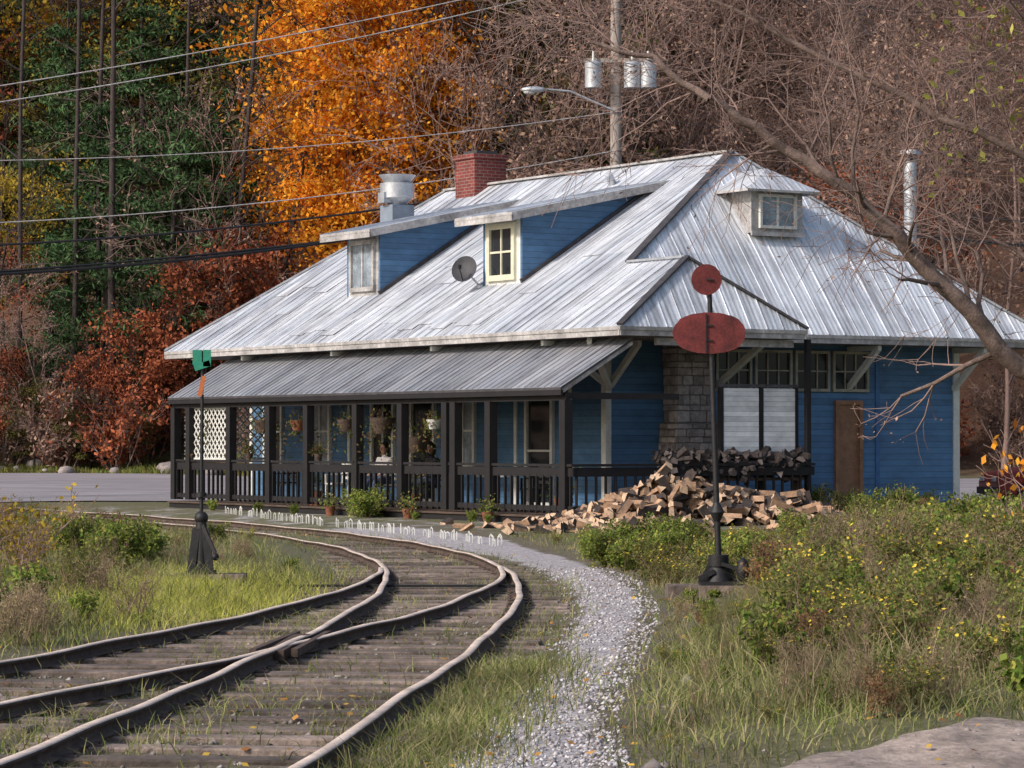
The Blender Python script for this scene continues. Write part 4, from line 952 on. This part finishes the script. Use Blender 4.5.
weeds=empty('weeds',(0,30,0))
wb=[bush(51,.8,F_weed,.055,1300,F_straw,3,9,.4,.002,.45,(F_yflower,60,.045)),bush(52,.9,F_weed,.05,1100,F_straw,3,8,.35,.002,.35),bush(53,.7,F_green,.07,1300,F_straw,2,10,.5,.002,.55),bush(54,.8,F_straw,.035,900,F_straw,3,10,.3,.002,.4),bush(55,.6,F_green,.11,420,F_straw,2,7,.6,.003,.8,(F_yflower,14,.06)),bush(58,.6,F_green,.06,1500,F_straw,3,9,.7,.002,.5),bush(59,.7,F_redweed,.05,1000,F_straw,3,8,.5,.002,.45),bush(61,.9,F_straw,.02,500,F_straw,3,7,.25,.0025,.4)]
wr_=[wb[0],wb[1],wb[2],wb[4],wb[5],wb[0],wb[2],wb[3],wb[6],wb[7],wb[4]]
gbush=bush(56,1.0,F_green,.07,4600,M_twig,3,14,.7,.003,.5)
ybush=bush(57,1.1,F_yellow,.06,260,M_twig,3,5,.4,.003,.6)
random.seed(12)
def wp(me,x,y,s_): place('weed',me,x,y,s_,par=weeds)
for i in range(370):
    y=random.uniform(16.5,50); x=random.uniform(float(XP(y))+.35,.185*y+.6)
    if y<float(dpe(x))+.6: continue
    rgt=min(1,max(0,(x/y-.06)/.1))
    s_=random.uniform(.28,.6) if y<20 else random.uniform(.4,.8) if y<26 else random.uniform(.45,.85)+.25*rgt if y<36 else random.uniform(.35,.62)+.3*rgt
    if abs(x/y-2.2/32)<.018 and y<33.4: s_*=.35
    if y>40 and x/y<.105: s_*=.7
    if x/y<.05 and y>30: s_*=.8
    wp(random.choice(wr_),x,y,s_)
for (x,y,s_) in ((1.35,40.2,.62),(1.75,40.8,.66),(2.2,40.5,.64),(1.5,39.,.55),(1.95,39.2,.6),(1.2,42,.5),(2.45,41.5,.55),(4.2,44,.6),(5.2,42,.7),(5.9,45,.75),(6.7,47,.85),(7.2,44,.9),(5.0,36,.8),(5.9,38,.9),(5.4,31,.9),(4.9,47,.55),(4.6,28,.65),(3.6,36,.55),(4.2,33,.65),(3.4,25,.5),(6.6,41,.9),(4.9,33.5,.8),(4.3,30,.6),(4.4,25,.6),(3.9,22,.5),(3.0,29,.45),(3.4,32,.5)): wp(gbush,x,y,s_)
for (x,y,s_) in ((-5.0,37.5,.72),(-4.75,38.5,.7),(-5.5,39,.7),(-6.2,42,.7),(-4.6,46,.4)): wp(gbush,x,y,s_)
for i in range(110):
    y=random.uniform(24,62); xl=float(XB(y))-.8 if y<38 else float(XA(y))-2.6
    x=random.uniform(-.19*y-.5,xl)
    if x>xl: continue
    s_=random.uniform(.35,.75)
    if y<36.5 and x/y>-.128: s_=.2
    if x/y>-.12: s_*=.5
    wp(random.choice(wb+[wb[3],wb[6],wb[7],wb[1]]),x,y,s_)
for (x,y,s_) in ((-5.9,36,1.0),(-6.2,38,1.1),(-5.4,33,.8),(-5.7,31.5,.7),(-6.0,34,1.0),(-5.2,30,.6),(5.4,27,.7),(2.9,33,.35)): wp(ybush,x,y,s_)
for (a,b,s_) in ((6.9,-1.6,.75),(7.4,-1.5,.6),(3.0,-1.5,.4),(5.0,-1.6,.3),(10.2,-1.6,.4),(12,-1.5,.4),(14.3,-1.5,.45),(2.2,-1.6,.3)):
    q=Lw(b,a); wp(gbush if s_>.45 else wb[2],q.x,q.y,s_)
for i in range(40):
    q=Lw(random.uniform(4.8,12.5),random.uniform(-4,1.4)); wp(random.choice(wb+[gbush,gbush]),q.x,q.y,random.uniform(.4,.85))
for a in (2.6,5.7,9.0):
    q=Lw(-1.35,a); potplant(q.x,q.y,float(H(q.x,q.y)),1.0,M_pot,F_weed,Matrix.Identity(4))
sp1=bush(60,1.2,F_orange,.07,90,M_twig,3,3,.3,.003,.7); o=obj('orange_sapling',sp1,loc=(5.6,31.5,float(H(5.6,31.5)))); o.scale=(1,1,1.5)

# parked car beyond the right-hand corner of the station
car=empty('parked_car'); car.matrix_world=Matrix.Translation((13.4,71.5,float(H(13.4,71.5))))@Matrix.Rotation(.12,4,'Z')
cb_=MB()
profc=[(-2.1,.28),(-2.12,.62),(-2.0,.82),(-1.15,.95),(-.55,1.36),(.75,1.42),(1.45,1.02),(2.02,.96),(2.1,.6),(2.08,.28)]
def ext(m,pts,w0,w1fn,mat):
    n=len(pts); vs=[(x,-w1fn(z),z) for x,z in pts]+[(x,w1fn(z),z) for x,z in pts]
    m.add(vs,[tuple(range(n)),tuple(range(2*n-1,n-1,-1))]+[(i,n+i,n+(i+1)%n,(i+1)%n) for i in range(n)],mat)
ext(cb_,profc,.8,lambda z:.84 if z<.97 else .84-(z-.97)*.42,M_car); cb_.build('body',car,bevel=.04)
gl=MB()
for s_ in (-1,1):
    for (xa_,xb_,xc,xd) in ((-1.0,-.12,-.12,-.5),(-.04,.68,.68,-.04),(.76,1.28,.80,.76)):
        zt_=1.33
        gl.add([(xa_,s_*(.845),.99),(xb_,s_*(.845),.99),(xc,s_*(.715),zt_),(xd,s_*(.715),zt_)],[(0,1,2,3)],M_glass)
gl.add([(-1.12,-.72,.985),(-1.12,.72,.985),(-.6,.6,1.345),(-.6,-.6,1.345)],[(0,1,2,3)],M_glass)
gl.build('windows',car)
wh=MB()
for wx in (-1.35,1.35):
    for s_ in (-1,1): wh.cyl((wx,s_*.66,.31),(wx,s_*.865,.31),.31,.31,M_tyre,20); wh.cyl((wx,s_*.866,.31),(wx,s_*.875,.31),.17,.16,M_galv,14)
wh.box((-2.17,-.8,.32),(-2.1,.8,.48),M_dark); wh.box((2.08,-.8,.32),(2.15,.8,.48),M_dark)
for s_ in (-1,1): wh.box((-2.135,s_*.5-.14,.62),(-2.1,s_*.5+.14,.74),M_white); wh.box((2.085,s_*.6-.12,.66),(2.115,s_*.6+.12,.8),M_red)
wh.build('wheels_and_bumpers',car)

# ------------------------------------------------------------ gravel stones, rocks, fallen leaves
def stones(name,px_,py_,sz,mat,z=None):
    n=len(px_); base=np.array([[1,0,0],[0,1,0],[-1,0,0],[0,-1,0],[0,0,1],[0,0,-1]],float)
    V=base[None]*(sz[:,None,None]*(.6+.8*rng.random((n,6,1))))
    a=rng.random(n)*6.28; ca,sa=np.cos(a),np.sin(a); X=V[:,:,0]*ca[:,None]-V[:,:,1]*sa[:,None]; Y=V[:,:,0]*sa[:,None]+V[:,:,1]*ca[:,None]
    zz=H(px_,py_)+sz*.2 if z is None else z
    V=np.stack([X+px_[:,None],Y+py_[:,None],V[:,:,2]*.7+zz[:,None]],-1).reshape(-1,3)
    t=np.array([[0,1,4],[1,2,4],[2,3,4],[3,0,4],[1,0,5],[2,1,5],[3,2,5],[0,3,5]])
    F=(np.arange(n)*6)[:,None,None]+t[None]; return obj(name,np_mesh(name,V,F.reshape(-1,3),[mat]))
def pr_st(x,y):
    xa=XA(y); s_=(x>xa+.3)&(x<XP(y)+.2); return np.where(s_,(.2+.8*clumpn(x,y,2))*sstep(.3,.8,x-xa),0)
x,y=scatter(170000,13,40,pr_st,1.5); stones('path_gravel',x,y,.008+.016*rng.random(len(x))**2.5,M_gravel)
def pr_bl(x,y):
    xa=XA(y); xb=XB(np.clip(y,8,38)); tr_=((x>xa-2.1)&(x<xa+.5))|((x>xb-.6)&(x<xb+2.)&(y<38)); return tr_*(.12+.6*(clumpn(x,y,1.2)>.7))
x,y=scatter(100000,13,45,pr_bl,1.5); stones('track_ballast',x,y,.009+.018*rng.random(len(x))**2,M_ballast)
x=np.concatenate([rng.uniform(.40,.8,5),rng.uniform(.9,1.5,4),rng.uniform(1.3,3.5,160)]); y=np.concatenate([rng.uniform(15.2,15.8,5),rng.uniform(18,30,4),rng.uniform(13.8,16.2,160)]); stones('rocks',x,y,np.concatenate([.03+.04*rng.random(9),.006+.02*rng.random(160)**2]),M_rock)
x,y=scatter(9000,13,55,lambda x,y:.16+0*x,1.2); c=np.stack([x,y,H(x,y)+.04],1); v,f=leafquads(c,.05,.7,1.5); obj('fallen_leaves',np_mesh('fallen_leaves',v,f,[F_litter]))
bx=[];by=[];bs=[]
for i in range(40):
    x_=random.uniform(-23,-9.5); bx.append(x_); by.append(float(hillbase(x_))-random.uniform(-2,3.5)); bs.append(random.choice((.25,.35,.5,.75)))
stones('boulders',np.array(bx),np.array(by),np.array(bs),M_rock)
bo=bpy.data.objects['boulders']; md=bo.modifiers.new('s','SUBSURF'); md.levels=1; md.render_levels=1
n=16000; x=rng.uniform(-26,-6,n); y=hillbase(x)+rng.uniform(-3.0,5,n); blades('bank_grass',x,y,.12+.35*rng.random(n)*clumpn(x,y,.7),.03+0*x,.6,F_weed)

# ------------------------------------------------------------ light & camera
sd_=Vector((-.70,-.50,.60)).normalized()
L=bpy.data.lights.new('sun','SUN'); L.energy=3.1; L.angle=math.radians(5.0); L.color=(1,.93,.86)
lo=bpy.data.objects.new('sun',L); S.collection.objects.link(lo); lo.rotation_mode='QUATERNION'; lo.rotation_quaternion=sd_.to_track_quat('Z','Y'); lo.location=(-20,0,30)
wd=bpy.data.worlds.new('World'); S.world=wd; wd.use_nodes=True; nt=wd.node_tree; bg=nt.nodes.get('Background') or nt.nodes.new('ShaderNodeBackground')
sk=nt.nodes.new('ShaderNodeTexSky'); sk.sky_type='NISHITA'; sk.sun_disc=False; sk.sun_elevation=math.asin(sd_.z); sk.sun_rotation=math.atan2(sd_.x,sd_.y); sk.air_density=1.0; sk.dust_density=3.0
nt.links.new(sk.outputs[0],bg.inputs[0]); bg.inputs[1].default_value=.15
cam=bpy.data.cameras.new('camera'); cam.sensor_width=36; cam.lens=3000/1024*36; cam.clip_end=2000; cam.clip_start=.5
co=bpy.data.objects.new('camera',cam); S.collection.objects.link(co); co.location=(0,0,1.6); co.rotation_euler=(math.radians(90)+math.atan(56/3000),0,0)
S.camera=co
print('objects',len(bpy.data.objects),'verts',sum(len(m.vertices) for m in bpy.data.meshes))
